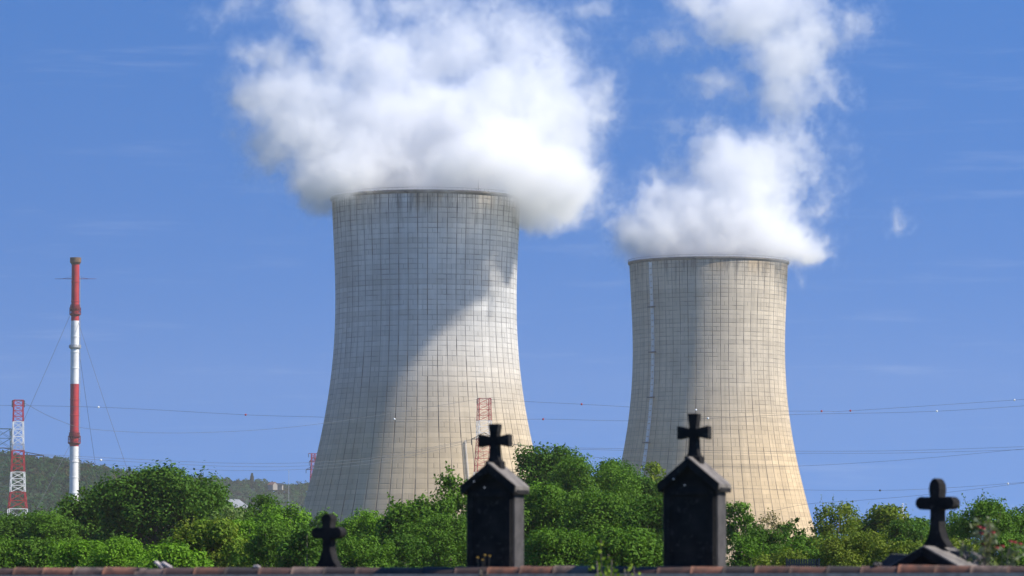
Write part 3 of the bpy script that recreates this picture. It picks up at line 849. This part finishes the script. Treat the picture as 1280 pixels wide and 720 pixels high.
# ------------------------------------------------------------------ chimney
def chimney():
    Y = 1800.0; s = F / Y
    base = P(91.5, 749, Y)
    z = lambda py: P(92, py, Y).z
    t = empty("chimney", (base.x, Y, 0), "tall slender red and white banded chimney stack with guy wires", "chimney")
    lean = 0.0
    def sect(name, y0, y1, w0, w1, mat):
        m = MB()
        z0, z1 = z(y0), z(y1)
        n = max(2, int((z1 - z0) / 6))
        prof = []
        for i in range(n + 1):
            k = i / n; r = (w0 + (w1 - w0) * k) / 2 / s; zz = z0 + (z1 - z0) * k
            prof += [(r, zz)] if i in (0, n) else [(r, zz - 0.25), (r + 0.13, zz - 0.2), (r + 0.13, zz + 0.2), (r, zz + 0.25)]
        m.lathe(prof, 28)
        return m.build(name, mat, t)
    sect("white_section", 752, 558, 11.5, 11.3, WHITE)
    sect("red_section", 558, 480, 11.2, 11.0, RED)
    sect("white_section", 480, 401, 10.8, 10.4, WHITE)
    sect("red_section", 401, 328, 10.2, 9.8, RED)
    m = MB(); r = 9.8 / 2 / s; z0, z1 = z(328.5), z(322)
    m.lathe([(r, z0 - 0.8), (r + 0.7, z0 + 0.2), (r + 0.7, z1), (r - 0.4, z1), (r - 0.4, z0)], 28, closed=True)
    m.build("cap", BROWNCAP, t, bevel=0.03)
    def balcony(py, r, w, mat, rail=1.6):
        zz = z(py); m = MB()
        m.lathe([(r, zz - 1.0), (r, zz), (r + w, zz), (r + w, zz - 0.35)], 28, closed=True)
        for k in range(16):
            a = 2 * math.pi * k / 16
            x, y = (r + w - .1) * math.cos(a), (r + w - .1) * math.sin(a)
            m.bar((x, y, zz), (x, y, zz + rail), 0.09)
        for hh in (0.5, 1.0):
            m.lathe([(r + w - .18, zz + rail * hh - .12), (r + w - .18, zz + rail * hh + .05), (r + w, zz + rail * hh + .05), (r + w, zz + rail * hh - .12)], 28, closed=True)
        m.build("balcony", mat, t)
    balcony(392, 1.65, 0.75, DARKRED, 2.4)
    balcony(386, 1.65, 0.45, DARKRED, 1.6)
    balcony(433.5, 1.7, 0.8, GALV, 0.7)
    balcony(553, 1.85, 0.8, DARKRED, 2.6)
    balcony(545, 1.85, 0.4, DARKRED, 1.4)
    m = MB()                                    # side booms near the top
    zz = z(348.5)
    for sgn in (-1, 1):
        m.bar((sgn * 1.5, 0, zz), (sgn * 8.5, 0, zz), 0.14, 5, 0.06)
        m.bar((sgn * 1.5, 0, zz + 0.9), (sgn * 5.0, 0, zz + .08), 0.05)
    m.build("boom", DARKRED, t)
    m = MB()                                    # ladder with cage on the sunny side
    for k in (-0.3, 0.3):
        m.bar((2.35, -0.5 + k, z(600)), (2.0, -0.5 + k, z(345)), 0.09)
    for i in range(60):
        q = i / 59; zz = z(600) + (z(345) - z(600)) * q
        m.bar((2.35 - .35 * q, -0.8, zz), (2.35 - .35 * q, -0.2, zz), 0.06)
        m.bar((1.4, -0.5, zz), (2.35 - .35 * q, -0.5, zz), 0.04)
    m.build("ladder", GALV, t)
    for (a, b, yo) in (((88.5, 392), (18, 545), -30), ((97, 400), (180, 640), -60), ((97, 425), (129, 640), 60), ((89, 553), (40, 640), -40)):
        A = P(a[0], a[1], Y); B = P(b[0], b[1], Y + yo)
        A2 = A - Vector((base.x, Y, 0)); D = B - A
        B2 = A2 + D * (A2.z / -D.z) if D.z < 0 else B - Vector((base.x, Y, 0))
        m = MB(); pts = [A2.lerp(B2, i / 10) - Vector((0, 0, 2.2 * math.sin(math.pi * i / 10))) for i in range(11)]
        m.tube(pts, 0.075, 4); m.build("guy_wire", WIRE, t)
chimney()

# ------------------------------------------------------------------ pylons
def lattice_leg_section(m, z0, z1, w0, w1, steps, th, d0=None, d1=None, cross=True):
    """Four-legged lattice section tapering from half-width w0 to w1."""
    d0 = w0 if d0 is None else d0; d1 = w1 if d1 is None else d1
    for i in range(steps):
        a, b = i / steps, (i + 1) / steps
        za, zb = z0 + (z1 - z0) * a, z0 + (z1 - z0) * b
        ca = [(sx * (w0 + (w1 - w0) * a), sy * (d0 + (d1 - d0) * a), za) for sx, sy in ((-1, -1), (1, -1), (1, 1), (-1, 1))]
        cb = [(sx * (w0 + (w1 - w0) * b), sy * (d0 + (d1 - d0) * b), zb) for sx, sy in ((-1, -1), (1, -1), (1, 1), (-1, 1))]
        for k in range(4):
            j = (k + 1) % 4
            m.bar(ca[k], cb[k], th)
            if cross:
                m.bar(ca[k], cb[j], th * 0.45); m.bar(ca[j], cb[k], th * 0.45)
            m.bar(cb[k], cb[j], th * 0.5)

def pylon(px, Y, bands, tops, label, group, arms=(), th=0.17, rz=R(12)):
    """bands: (y0, y1, material, part name) from the ground up; tops: (py, half width px) pairs for the taper."""
    s = F / Y; b = P(px, 749, Y)
    t = empty("pylon", (b.x, Y, 0), label, "pylon", group, rz)
    z = lambda py: P(px, py, Y).z
    ys = [a for a, _ in tops]; ws = [w / s for _, w in tops]
    hw = lambda py: float(np.interp(py, ys, ws))
    for (y0, y1, mat, nm, steps) in bands:
        m = MB(); lattice_leg_section(m, z(y0), z(y1), hw(y0), hw(y1), steps, th)
        m.build(nm, mat, t)
    for (py, x0, x1, mat, thick) in arms:
        m = MB(); zz = z(py)
        n = 6
        xa, xb = x0 / s, x1 / s
        for y in (-0.5, 0.5):
            m.bar((xa, y * .3, zz), (xb, y * .3, zz), thick)
            if py > tops[0][0] + 3: m.bar((0, y, zz + 2.2), (xa, y * .3, zz), thick * .7); m.bar((0, y, zz + 2.2), (xb, y * .3, zz), thick * .7)
        for i in range(n if py > tops[0][0] + 3 else 0):
            xx = xa + (xb - xa) * (i + .5) / n
            m.bar((xx, -.15, zz), (xx + .5, .15, zz + 2.0 * (1 - abs(xx) / max(abs(xa), abs(xb)))), thick * .6)
        m.build("crossarm", mat, t)
        for xx in (xa, xb):
            m = MB(); m.lathe([(0.02, 0)] + [(0.22 if i % 2 else 0.1, -0.25 * i) for i in range(1, 8)] + [(0.02, -2)], 8, (xx, 0, zz)); m.build("insulator", DKSTEEL, t)
    return t

pylon(21, 1250, [(752, 636, WHITE, "white_section", 6), (636, 615, RED, "red_section", 2), (615, 590, WHITE, "white_section", 3), (590, 563, RED, "red_section", 3),
                 (563, 555, GALV, "grey_section", 1), (555, 527, WHITE, "white_section", 3), (527, 500, RED, "red_section", 4)],
      [(500, 5.6), (555, 6.8), (615, 9.0), (640, 11.5), (752, 19)], "red and white lattice pylon standing beside the tall chimney", "lattice pylons",
      [(500.5, -7.5, 7.5, DKSTEEL, 0.12)], 0.15)
pylon(2, 1320, [(752, 620, GREENSTEEL, "lower_section", 6), (620, 536, GREENSTEEL, "upper_section", 7)],
      [(536, 9.5), (752, 17)], "dull green lattice pylon at the edge of the picture beside the red and white one", "lattice pylons",
      [(569, -50, 51, DKSTEEL, 0.22), (536, -22, 10.5, GREENSTEEL, 0.14)], 0.13)
pylon(605, 1480, [(752, 590, WHITE, "white_section", 7), (590, 548, RED, "red_section", 5), (548, 526, WHITE, "white_section", 3), (526, 498, RED, "red_section", 4)],
      [(498, 7.2), (548, 8.2), (590, 10.6), (752, 22)], "red and white lattice pylon in front of the larger cooling tower", "lattice pylons",
      [(498.5, -9, 9, DKSTEEL, 0.12), (549, -16, 16, DKSTEEL, 0.16)], 0.14)
pylon(391, 2300, [(752, 600, RED, "lower_section", 6), (600, 567, RED, "upper_section", 5)],
      [(567, 2.2), (752, 9)], "dark red pylon half hidden by the edge of the larger cooling tower", "lattice pylons",
      [(567, -6, 6, DARKRED, 0.22), (577, -5, 5, DARKRED, 0.2), (587, -9, 9, DKSTEEL, 0.2)], 0.2)
# thin mast on the ridge, white pole on the other side
b = P(360.5, 749, 3900); mst = empty("radio_mast", (b.x, 3900, 0), "thin grey mast on the far ridge next to the larger tower", "mast")
m = MB(); m.bar((0, 0, 0), (0, 0, P(360, 587, 3900).z), 0.22, 6, 0.16); m.build("pole", GALV, mst)
m = MB(); zz = P(360, 590, 3900).z; m.bar((-1.2, 0, zz), (1.2, 0, zz), 0.12); m.build("crossbar", GALV, mst)
b = P(1129, 749, 600); wp = empty("flagpole", (b.x, 600, 0), "thin white pole standing among the olive trees", "pole")
m = MB(); m.tube([(0, 0, 0), (0, 0, P(1129, 640, 600).z), (0, 0, P(1129, 631, 600).z)], [0.16, 0.13, 0.05], 8); m.build("pole", WHITE, wp)
m = MB(); m.lathe([(0.02, 0), (0.12, .05), (0.12, .15), (0.02, .2)], 8, (0, 0, P(1129, 631, 600).z)); m.build("finial", WHITE, wp)

# ------------------------------------------------------------------ overhead wires
def catmull(pts, n=10):
    out = []
    for i in range(len(pts) - 1):
        p0, p1, p2, p3 = pts[max(i - 1, 0)], pts[i], pts[i + 1], pts[min(i + 2, len(pts) - 1)]
        for k in range(n):
            t = k / n
            out.append(0.5 * ((2 * p1) + (p2 - p0) * t + (2 * p0 - 5 * p1 + 4 * p2 - p3) * t * t + (3 * p1 - p0 - 3 * p2 + p3) * t ** 3))
    out.append(pts[-1]); return out
def wire(pts, label, balls=(), Y=1480, r=0.06):
    w3 = catmull([P(x, y, Y if len(q) == 0 else q[0]) for x, y, *q in pts])
    m = MB(); m.tube(w3, r, 4)
    o = m.build("power_line", WIRE); tag(o, label, "power line", "overhead power lines")
    for bx, c in balls:
        bp = min(w3, key=lambda p: abs(p.x - P(bx, 500, Y).x))
        m = MB()
        m.lathe([(0.36 * math.sin(math.pi * i / 8), -0.36 * math.cos(math.pi * i / 8)) for i in range(9)], 12, bp)
        bo = m.build("marker_ball", {'r': RED, 'w': WHITE, 'k': DKSTEEL}[c], o, smooth=True)
        bo['label'] = {'r': "red marker ball", 'w': "white marker ball", 'k': "black marker ball"}[c]
wire([(-60, 506), (123, 509), (307, 518.5), (390, 521), (493, 524), (605, 525), (679, 524), (790, 526), (885, 523), (1000, 518), (1171, 514), (1340, 503)],
     "power line with red and white balls crossing the middle of both towers", [(123, 'w'), (307, 'r'), (493, 'w'), (679, 'r'), (885, 'w'), (1171, 'w')], 1440)
wire([(612, 499), (660, 502), (727, 505.3), (870, 512.5), (1027, 514), (1063, 513.5), (1268, 500), (1340, 495)],
     "upper ball-hung power line running from the pylon top past the smaller tower", [(727, 'r'), (870, 'w'), (1027, 'r'), (1063, 'r'), (1268, 'w')])
wire([(26, 501, 1250), (70, 524, 1280), (120, 537, 1320), (240, 541, 1370), (390, 531, 1430), (598, 499, 1480)], "power line sagging between the two red and white pylons")
wire([(50, 569, 1320), (110, 574, 1350), (170, 577.5, 1380), (290, 583, 1420), (390, 582, 1440), (480, 573, 1460), (590, 550, 1480)], "lower power line from the green pylon to the pylon before the larger tower", [(170, 'w')])
wire([(50, 571, 1320), (110, 579, 1350), (170, 583, 1380), (290, 588, 1420), (390, 586, 1440), (480, 577, 1460), (590, 552, 1480)], "lowest of the power lines sagging behind the domed dark tree")
wire([(50, 568, 1320), (170, 574, 1380), (290, 579, 1420), (390, 578, 1440), (480, 570, 1460), (590, 549, 1480)], "power line just above the ball-less pair sagging past the chimney")
wire([(620, 549), (665, 559), (780, 563), (900, 566), (1000, 566.5), (1140, 566), (1340, 560)], "straight power line low across the foot of both towers")
wire([(620, 550.5), (700, 566), (800, 577), (900, 583), (1000, 582.5), (1140, 574), (1280, 561), (1340, 554)], "power line dipping under the straight one across the smaller tower")
wire([(620, 549.5), (665, 558), (780, 561), (900, 563.5), (1000, 564), (1140, 563), (1340, 556)], "thin power line riding just above the straight one")
wire([(760, 590), (860, 606), (960, 611.5), (1100, 613), (1180, 610), (1260, 604.5), (1340, 598)], "power line with one black ball low beside the rounded cross", [(1100, 'k'), (1260, 'w')])
wire([(960, 640), (1010, 630), (1080, 625), (1180, 616), (1340, 596)], "lowest faint power line rising beyond the thin white pole")

# ------------------------------------------------------------------ cemetery wall
WALL_ANG = R(20)
D0 = 50.0
wt = Vector((math.cos(WALL_ANG), -math.sin(WALL_ANG), 0))     # along the wall, to the right
wn = Vector((-math.sin(WALL_ANG), -math.cos(WALL_ANG), 0))    # out of its face, towards the camera
def wall_y(px, back=0.0):
    """Depth at which the sight line of column px meets the wall line set back by `back`."""
    k = (px - 640) / F
    # point (k*Y, Y): (p - p0) . wn = -back, p0 = (0, D0)
    return (-back + D0 * wn.y) / (k * wn.x + wn.y)
WTOP = P(640, 708.5, D0).z
WS = F / D0
wall = empty("cemetery_wall", (0, D0, 0), "old stone cemetery wall capped with weathered terracotta ridge tiles", "wall", rz=-WALL_ANG)
m = MB()
m.box((0, 0.14, (WTOP - 0.10) / 2 - 0.05), (26, 0.40, WTOP - 0.10 + 0.1))
STONEW = mottled("rubble_stone", (0.36, 0.26, 0.20), (0.46, 0.35, 0.28), 5, 0.95, (0.13, 0.11, 0.10), 0.8, 0.03)
m.build("stone_body", STONEW, wall)
rngw = np.random.default_rng(3)
m = MB(); tints = []
TC = [(0.180, 0.078, 0.049), (0.139, 0.066, 0.045), (0.221, 0.102, 0.066), (0.074, 0.045, 0.041), (0.107, 0.057, 0.045), (0.041, 0.033, 0.033), (0.164, 0.115, 0.094), (0.082, 0.049, 0.041)]
x = -13.0
while x < 13:
    L = 0.40 + rngw.uniform(-.03, .03)
    dz = rngw.uniform(-0.007, 0.006); rr = 0.074 + rngw.uniform(-.004, .005)
    n = 10; vv = []
    for xx, rk in ((x - 0.02, rr + 0.006), (x + 0.03, rr + 0.004), (x + L - 0.02, rr - 0.003), (x + L + 0.03, rr - 0.006)):
        for i in range(n + 1):
            a = math.pi * (i / n) * 1.1 - 0.05 * math.pi
            vv.append((xx, 0.02 - rk * 1.15 * math.cos(a), WTOP - 0.074 + dz + rk * math.sin(a)))
    ff = []
    for j in range(3):
        for i in range(n):
            ff.append((j * (n + 1) + i, j * (n + 1) + i + 1, (j + 1) * (n + 1) + i + 1, (j + 1) * (n + 1) + i))
    ff.append(tuple(range(n + 1))); ff.append(tuple(3 * (n + 1) + i for i in range(n, -1, -1)))
    m.add(vv, ff)
    tints += [TC[rngw.integers(len(TC))]] * len(vv)
    x += L
me = m.mesh("coping")
at = me.attributes.new("tint", 'FLOAT_COLOR', 'POINT')
at.data.foreach_set('color', np.array([(*c, 1) for c in tints], dtype=np.float32).ravel())
link("coping", me, attr_mat("terracotta", 0.85, 9), wall, smooth=True)
m = MB()
m.box((0, 0.005, WTOP - 0.105), (25.9, 0.27, 0.05))
m.build("mortar_bed", mottled("lime_mortar", (0.72, 0.50, 0.38), (0.42, 0.29, 0.22), 8, 0.95), wall)

# ------------------------------------------------------------------ tombs and crosses
def cross_pattee(m, cx, base, top, arm_z, half, th, s=1.0):
    """Flared cross: outline in (x, z)."""
    h = half
    o = [(-0.075, base), (-0.055, base + 0.05), (-0.045, arm_z - 0.055), (-0.048, arm_z - 0.045),
         (-h + 0.01, arm_z - 0.074), (-h, arm_z - 0.064), (-h, arm_z + 0.066), (-h + 0.01, arm_z + 0.076), (-0.045, arm_z + 0.045),
         (-0.042, arm_z + 0.06), (-0.062, top - 0.01), (-0.055, top)]
    o = o + [(-x, z) for x, z in o[::-1]]
    m.prism([(cx + x, z) for x, z in o], -th / 2, th / 2)

def tomb(px_c, roof_y, eave_y, w_px, top_y, arm_y, base_y, label, seed, back=0.22, depth=0.36):
    Y = wall_y(px_c, back); s = F / Y
    c = P(px_c, 749, Y)
    t = empty("grave_monument", (c.x, Y, 0), label, "gravestone", "chapel shaped grave monuments on the wall", rz=-WALL_ANG)
    z = lambda py: P(px_c, py, Y).z
    hw = w_px / 2 / s
    ze, zr = z(eave_y), z(roof_y)
    d = depth / 2
    m = MB(); m.prism([(-hw, 0.0), (hw, 0.0), (hw, ze), (0, zr - 0.05), (-hw, ze)], -d, d)
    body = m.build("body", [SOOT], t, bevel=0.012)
    m = MB(); m.box((0, 0, 0.17), (hw * 2 + 0.24, depth + 0.24, 0.34)); m.box((0, 0, 0.40), (hw * 2 + 0.12, depth + 0.12, 0.12))
    m.build("plinth", SOOT, t, bevel=0.015)
    m = MB()                                    # sunk panel frame on the front
    zb = WTOP - 0.9
    for sx in (-1, 1): m.box((sx * (hw - 0.05), -d - 0.012, (zb + ze - 0.06) / 2), (0.06, 0.03, ze - 0.06 - zb))
    m.box((0, -d - 0.012, ze - 0.09), (hw * 2 - 0.162, 0.03, 0.06))
    m.build("panel_frame", SOOT, t, bevel=0.006)
    m = MB()                                    # lighter side slabs, sunlit tone painted into the stone colour
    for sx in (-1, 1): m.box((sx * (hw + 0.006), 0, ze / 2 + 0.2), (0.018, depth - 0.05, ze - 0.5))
    m.build("sunlit_side_slab", SIDE, t)
    ov = 0.055; tk = 0.055; sl = (zr - ze) / hw
    m = MB()
    for sx in (-1, 1):
        xo = hw + ov; zo = ze - sl * ov * 0.6
        pts = [(0.002 * sx, zr - 0.045), (sx * xo, zo - 0.03), (sx * (xo + 0.002), zo + 0.035), (sx * (xo - 0.02), zo + 0.055), (0.002 * sx, zr + 0.025)]
        m.prism(pts, -d - 0.05, d + 0.05)
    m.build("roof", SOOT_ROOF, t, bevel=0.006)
    m = MB()                                    # gable front board and eave mouldings
    for sx in (-1, 1):
        xo = hw + ov; zo = ze - sl * ov * 0.6
        m.prism([(0.003 * sx, zr - 0.09), (sx * (xo - 0.01), zo - 0.07), (sx * (xo + 0.004), zo + 0.04), (0.003 * sx, zr + 0.01)], -d - 0.075, -d - 0.051)
        m.box((sx * (hw + 0.035), 0, ze - 0.06), (0.05, depth + 0.06, 0.05))
    m.build("gable_moulding", SOOT, t, bevel=0.005)
    m = MB(); zb = z(base_y)
    m.box((0, 0, zb + 0.01), (0.19, 0.17, 0.10))
    m.build("cross_base", SOOT, t, bevel=0.015)
    m = MB(); cross_pattee(m, 0, zb + 0.055, z(top_y), z(arm_y), 19.3 / s / math.cos(WALL_ANG), 0.13)
    m.build("cross", SOOT, t, bevel=0.008)
    m = MB()                                    # white enamel studs on the gable
    for (dx, dz) in ((-0.16, -0.03), (-0.03, 0.04 - 0.14)):
        m = MB(); m.lathe([(0.009 * math.sin(math.pi * i / 6), -0.009 * math.cos(math.pi * i / 6)) for i in range(7)], 8, (dx, -d - 0.085, ze + dz + 0.09))
        m.build("stud", WHITE, t, smooth=True)
    return t
tomb(619, 581, 609, 60.5, 530, 551, 583, "sooty chapel-shaped gravestone with a flared cross, below the larger cooling tower", 1)
tomb(868.5, 574, 606, 68, 517, 541, 577, "sooty chapel-shaped gravestone with a flared cross, below the smaller cooling tower", 2)

def rounded_cross(o_scale, top, arm, base, half, pointed):
    """Outline of a cross with swelling rounded ends and a spreading foot, in metres."""
    pts = []
    w = 0.055 * o_scale
    def lobe(cx, cz, a0, a1, rx, rz, n=7):
        return [(cx + rx * math.cos(a0 + (a1 - a0) * i / n), cz + rz * math.sin(a0 + (a1 - a0) * i / n)) for i in range(n + 1)]
    r = 0.068 * o_scale
    right = [(0.15 * o_scale, base), (0.13 * o_scale, base + 0.03), (0.085 * o_scale, base + 0.10), (w * 1.0, base + 0.2), (w * 0.9, arm - r * 1.1)]
    right += [(half * 0.45, arm - r * 0.95)] + lobe(half - r * 1.05, arm, -math.pi / 2, math.pi / 2, r * 1.05, r) + [(half * 0.45, arm + r * 0.85), (w * 0.95, arm + r * 0.95)]
    if pointed:
        right += [(w * 1.15, top - 0.13), (w * 1.0, top - 0.06), (w * 0.5, top - 0.015), (0.004, top)]
    else:
        right += [(w * 1.1, top - 0.10)] + lobe(0, top - r, 0.1, math.pi / 2 - 0.02, r * 1.05, r, 5)
    return right + [(-x, z) for x, z in right[::-1]]

# small free-standing cross
Y = wall_y(411, 0.25); s = F / Y; c = P(411, 749, Y)
t = empty("stone_cross", (c.x, Y, 0), "small dark stone cross with rounded arms rising alone behind the wall", "gravestone", "rounded stone crosses", rz=-WALL_ANG - R(6))
zt, za, zb = (P(411, y, Y).z for y in (642, 666, 705))
m = MB(); m.prism(rounded_cross(1.0, zt, za, zb - 0.04, 21.5 / s, False), -0.075, 0.075); m.build("cross", SOOT, t, bevel=0.018)
m = MB(); m.box((0, 0, (zb - 0.05) / 2), (0.34, 0.26, zb - 0.03)); m.box((0, 0, 0.15), (0.6, 0.5, 0.3)); m.build("pedestal", SOOT, t, bevel=0.015)

# gabled tomb carrying the rounded cross, only its roof shows
Y = wall_y(1173, 0.5); s = F / Y; c = P(1173, 749, Y)
t = empty("gabled_tomb", (c.x, Y, 0), "low gabled dark tomb whose roof carries a pointed rounded cross, beside the roses", "gravestone", "rounded stone crosses", rz=-WALL_ANG - R(12))
zt, za, zb, zr, ze = (P(1173, y, Y).z for y in (598, 629, 682, 684, 712))
hw = 0.42
m = MB(); m.prism([(-hw, 0), (hw, 0), (hw, ze - .04), (0, zr - 0.06), (-hw, ze - .04)], -0.3, 0.3); m.build("body", SOOT, t, bevel=0.01)
m = MB()
for sx in (-1, 1):
    m.prism([(0.002 * sx, zr - 0.06), (sx * (hw + .09), ze - .07), (sx * (hw + .09), ze), (0.002 * sx, zr + 0.015)], -0.36, 0.36)
m.build("roof", SOOT_ROOF, t, bevel=0.008)
m = MB()
for sx in (-1, 1):
    m.prism([(0.003 * sx, zr - 0.10), (sx * (hw + .08), ze - .11), (sx * (hw + .085), ze - 0.012), (0.003 * sx, zr + 0.0)], -0.385, -0.361)
m.build("gable_moulding", SOOT, t, bevel=0.006)
m = MB(); m.prism(rounded_cross(1.05, zt, za, zb - 0.02, 26.5 / s, True), -0.085, 0.085); m.build("cross", SOOT, t, bevel=0.02)
# barrel-topped slab to its right and broken slab to its left
for (px, py, w, nm, lab) in ((1203, 689, 0.34, "curved_gravestone", "curved grey gravestone top leaning beside the gabled tomb and the roses"),):
    Y = wall_y(px, 0.75); c = P(px, 749, Y); zt = P(px, py, Y).z
    g = empty(nm, (c.x, Y, 0), lab, "gravestone", rz=-WALL_ANG - R(12))
    m = MB(); m.prism([(-w / 2, 0), (w / 2, 0), (w / 2, zt - .1)] + [(w / 2 * math.cos(a), zt - .1 + .1 * math.sin(a)) for a in (0.5, 1.0, 1.57, 2.1, 2.6)] + [(-w / 2, zt - .1)], -0.25, 0.25)
    m.build("slab", SIDE, g, bevel=0.01)
Y = wall_y(1118, 0.7); c = P(1118, 749, Y); zt = P(1118, 692, Y).z
g = empty("slanted_gravestone", (c.x, Y, 0), "slanted dark gravestone showing just beside the gabled tomb, away from the roses", "gravestone", rz=-WALL_ANG)
m = MB(); m.prism([(-0.14, 0), (0.24, 0), (0.22, zt - .02), (0.0, zt), (-0.12, zt - .11)], -0.15, 0.15); m.build("slab", SIDE, g, bevel=0.01)

# broken tile and stone lying on the coping
def chip(px, py, dims, mat, name, label, rot):
    Y = wall_y(px, 0.02); c = P(px, py, Y)
    bm = bmesh.new(); bmesh.ops.create_icosphere(bm, subdivisions=2, radius=1)
    rg = random.Random(int(px))
    for v in bm.verts:
        k = 1 + rg.uniform(-.22, .18); v.co = Vector((v.co.x * dims[0] * k, v.co.y * dims[1] * k, v.co.z * dims[2] * k))
    me = bpy.data.meshes.new(name); bm.to_mesh(me); bm.free()
    o = link(name, me, mat); o.location = (c.x, Y, WTOP + dims[2] * 0.45); o.rotation_euler = rot
    return tag(o, label, "stone")
PALES = mottled("pale_stone", (0.42, 0.37, 0.36), (0.30, 0.27, 0.27), 12, 0.9)
t = empty("broken_tile", (P(202, 700, wall_y(202)).x, wall_y(202, 0.03), WTOP), "pale broken tile fragments lying on top of the wall", "tile", rz=-WALL_ANG)
m = MB()
m.box((-0.03, 0, 0.03), (0.13, 0.09, 0.028), Matrix.Rotation(R(38), 3, 'Y'))
m.box((0.055, 0.02, 0.028), (0.13, 0.08, 0.03), Matrix.Rotation(R(30), 3, 'Y'))
m.build("fragment", PALES, t, bevel=0.006)
chip(321, 705, (0.045, 0.04, 0.022), PALES, "pebble", "small grey stone lying on the coping away from the broken tile", (0, 0, 0.3))
chip(1096, 704, (0.055, 0.05, 0.03), SIDE, "stone", "dark bluish stone on the coping by the gabled tomb", (0, 0, 0.8))

# ------------------------------------------------------------------ plants at the wall
def sprig(px, y_top, back, n_stems, spread, leafsize, nleaf, colr, name, label, flowers=None, seed=1):
    rng = np.random.default_rng(seed)
    Y = wall_y(px, back); c = P(px, 749, Y); H = P(px, y_top, Y).z
    root = empty(name, (c.x, Y, 0), label, "plant", "plants growing along the wall")
    m = MB(); V, T = [], []; tips = []
    for k in range(n_stems):
        a = rng.uniform(-1, 1); hh = H * (1 - 0.12 * abs(a) - rng.uniform(0, 0.07))
        pts = [Vector((a * spread * 0.3, 0, 0)), Vector((a * spread * 0.5, rng.uniform(-.05, .05), hh * 0.5)), Vector((a * spread * 0.8, rng.uniform(-.1, .1), hh * 0.85)), Vector((a * spread, rng.uniform(-.1, .1), hh))]
        m.tube(catmull(pts, 4), 0.006, 5)
        tips.append(pts[-1])
        n = nleaf
        u = 1 - rng.uniform(0, 1, n) ** 1.3 * 0.6
        base = np.array([np.array(pts[1].lerp(pts[3], max(0, (q - 0.4) / 0.6))) for q in u])
        p = base + rng.normal(size=(n, 3)) * np.array([0.045, 0.045, 0.03]) * (spread / 0.15) ** 0.5
        p[:, 2] = np.minimum(p[:, 2], H)
        V.append(leaf_quads(p, unit(rng, n), leafsize * rng.uniform(0.7, 1.3, n), rng))
        T.append(np.array([colr]) * rng.uniform(0.75, 1.25, (n, 1)))
    m.build("stem", BARK, root)
    link("foliage", quads_mesh("foliage", np.concatenate(V), np.concatenate(T)), LEAF, root)
    if flowers:
        fc, rad, spots = flowers
        fm = bpy.data.materials.get(name + "_petal") or mottled(name + "_petal", fc, tuple(x * 0.7 for x in fc), 20, 0.6)
        for (fx, fy) in spots:
            fp = P(fx, fy, Y - 0.16) - Vector((c.x, Y, 0))
            mm = MB()
            for q in range(11):
                ga = q * 2.4; ph = 0.25 + q * 0.11
                dirv = Vector((math.sin(ph) * math.cos(ga), math.sin(ph) * math.sin(ga), math.cos(ph)))
                tv = dirv.cross(Vector((0, 0, 1)) if abs(dirv.z) < .95 else Vector((1, 0, 0))).normalized(); bv = dirv.cross(tv)
                cc = fp + dirv * rad * 0.6
                mm.add([cc - tv * rad * .55, cc + bv * rad * .5 + dirv * rad * .3, cc + tv * rad * .55, cc - bv * rad * .5 - dirv * rad * .2], [(0, 1, 2, 3)])
            mm.build("flower", fm, root)
            ms = MB(); near = min(tips, key=lambda q: (q - fp).length)
            ms.tube([Vector((near.x * .6, near.y, near.z * .75)), fp], 0.004, 4); ms.build("flower_stalk", BARK, root)
    return root
sprig(755, 662, -0.3, 5, 0.10, 0.045, 32, (0.20, 0.30, 0.03), "sprig", "yellow-green leafy sprig rising in front of the wall between the two tombs", seed=4)
sprig(795, 694, -0.3, 5, 0.25, 0.04, 16, (0.20, 0.28, 0.03), "weed", "low yellow-green weeds along the coping by the darker tomb face", seed=5)
sprig(1232, 645, 0.7, 12, 0.34, 0.05, 60, (0.17, 0.20, 0.12), "rose_bush", "rose bush with red blooms and grey-green leaves beside the gabled tomb",
      ((0.34, 0.03, 0.045), 0.036, [(1224, 659), (1229, 661), (1241, 666), (1226, 667), (1253, 683), (1263, 677), (1268, 678), (1229, 681), (1246, 685), (1275, 680)]), seed=6)
sprig(606, 693, -0.12, 6, 0.10, 0.02, 10, (0.08, 0.09, 0.03), "wildflower", "tiny yellow wildflowers at the foot of the tomb below the larger tower",
      ((0.55, 0.36, 0.05), 0.018, [(597, 697), (606, 694), (612, 695), (603, 700)]), seed=7)
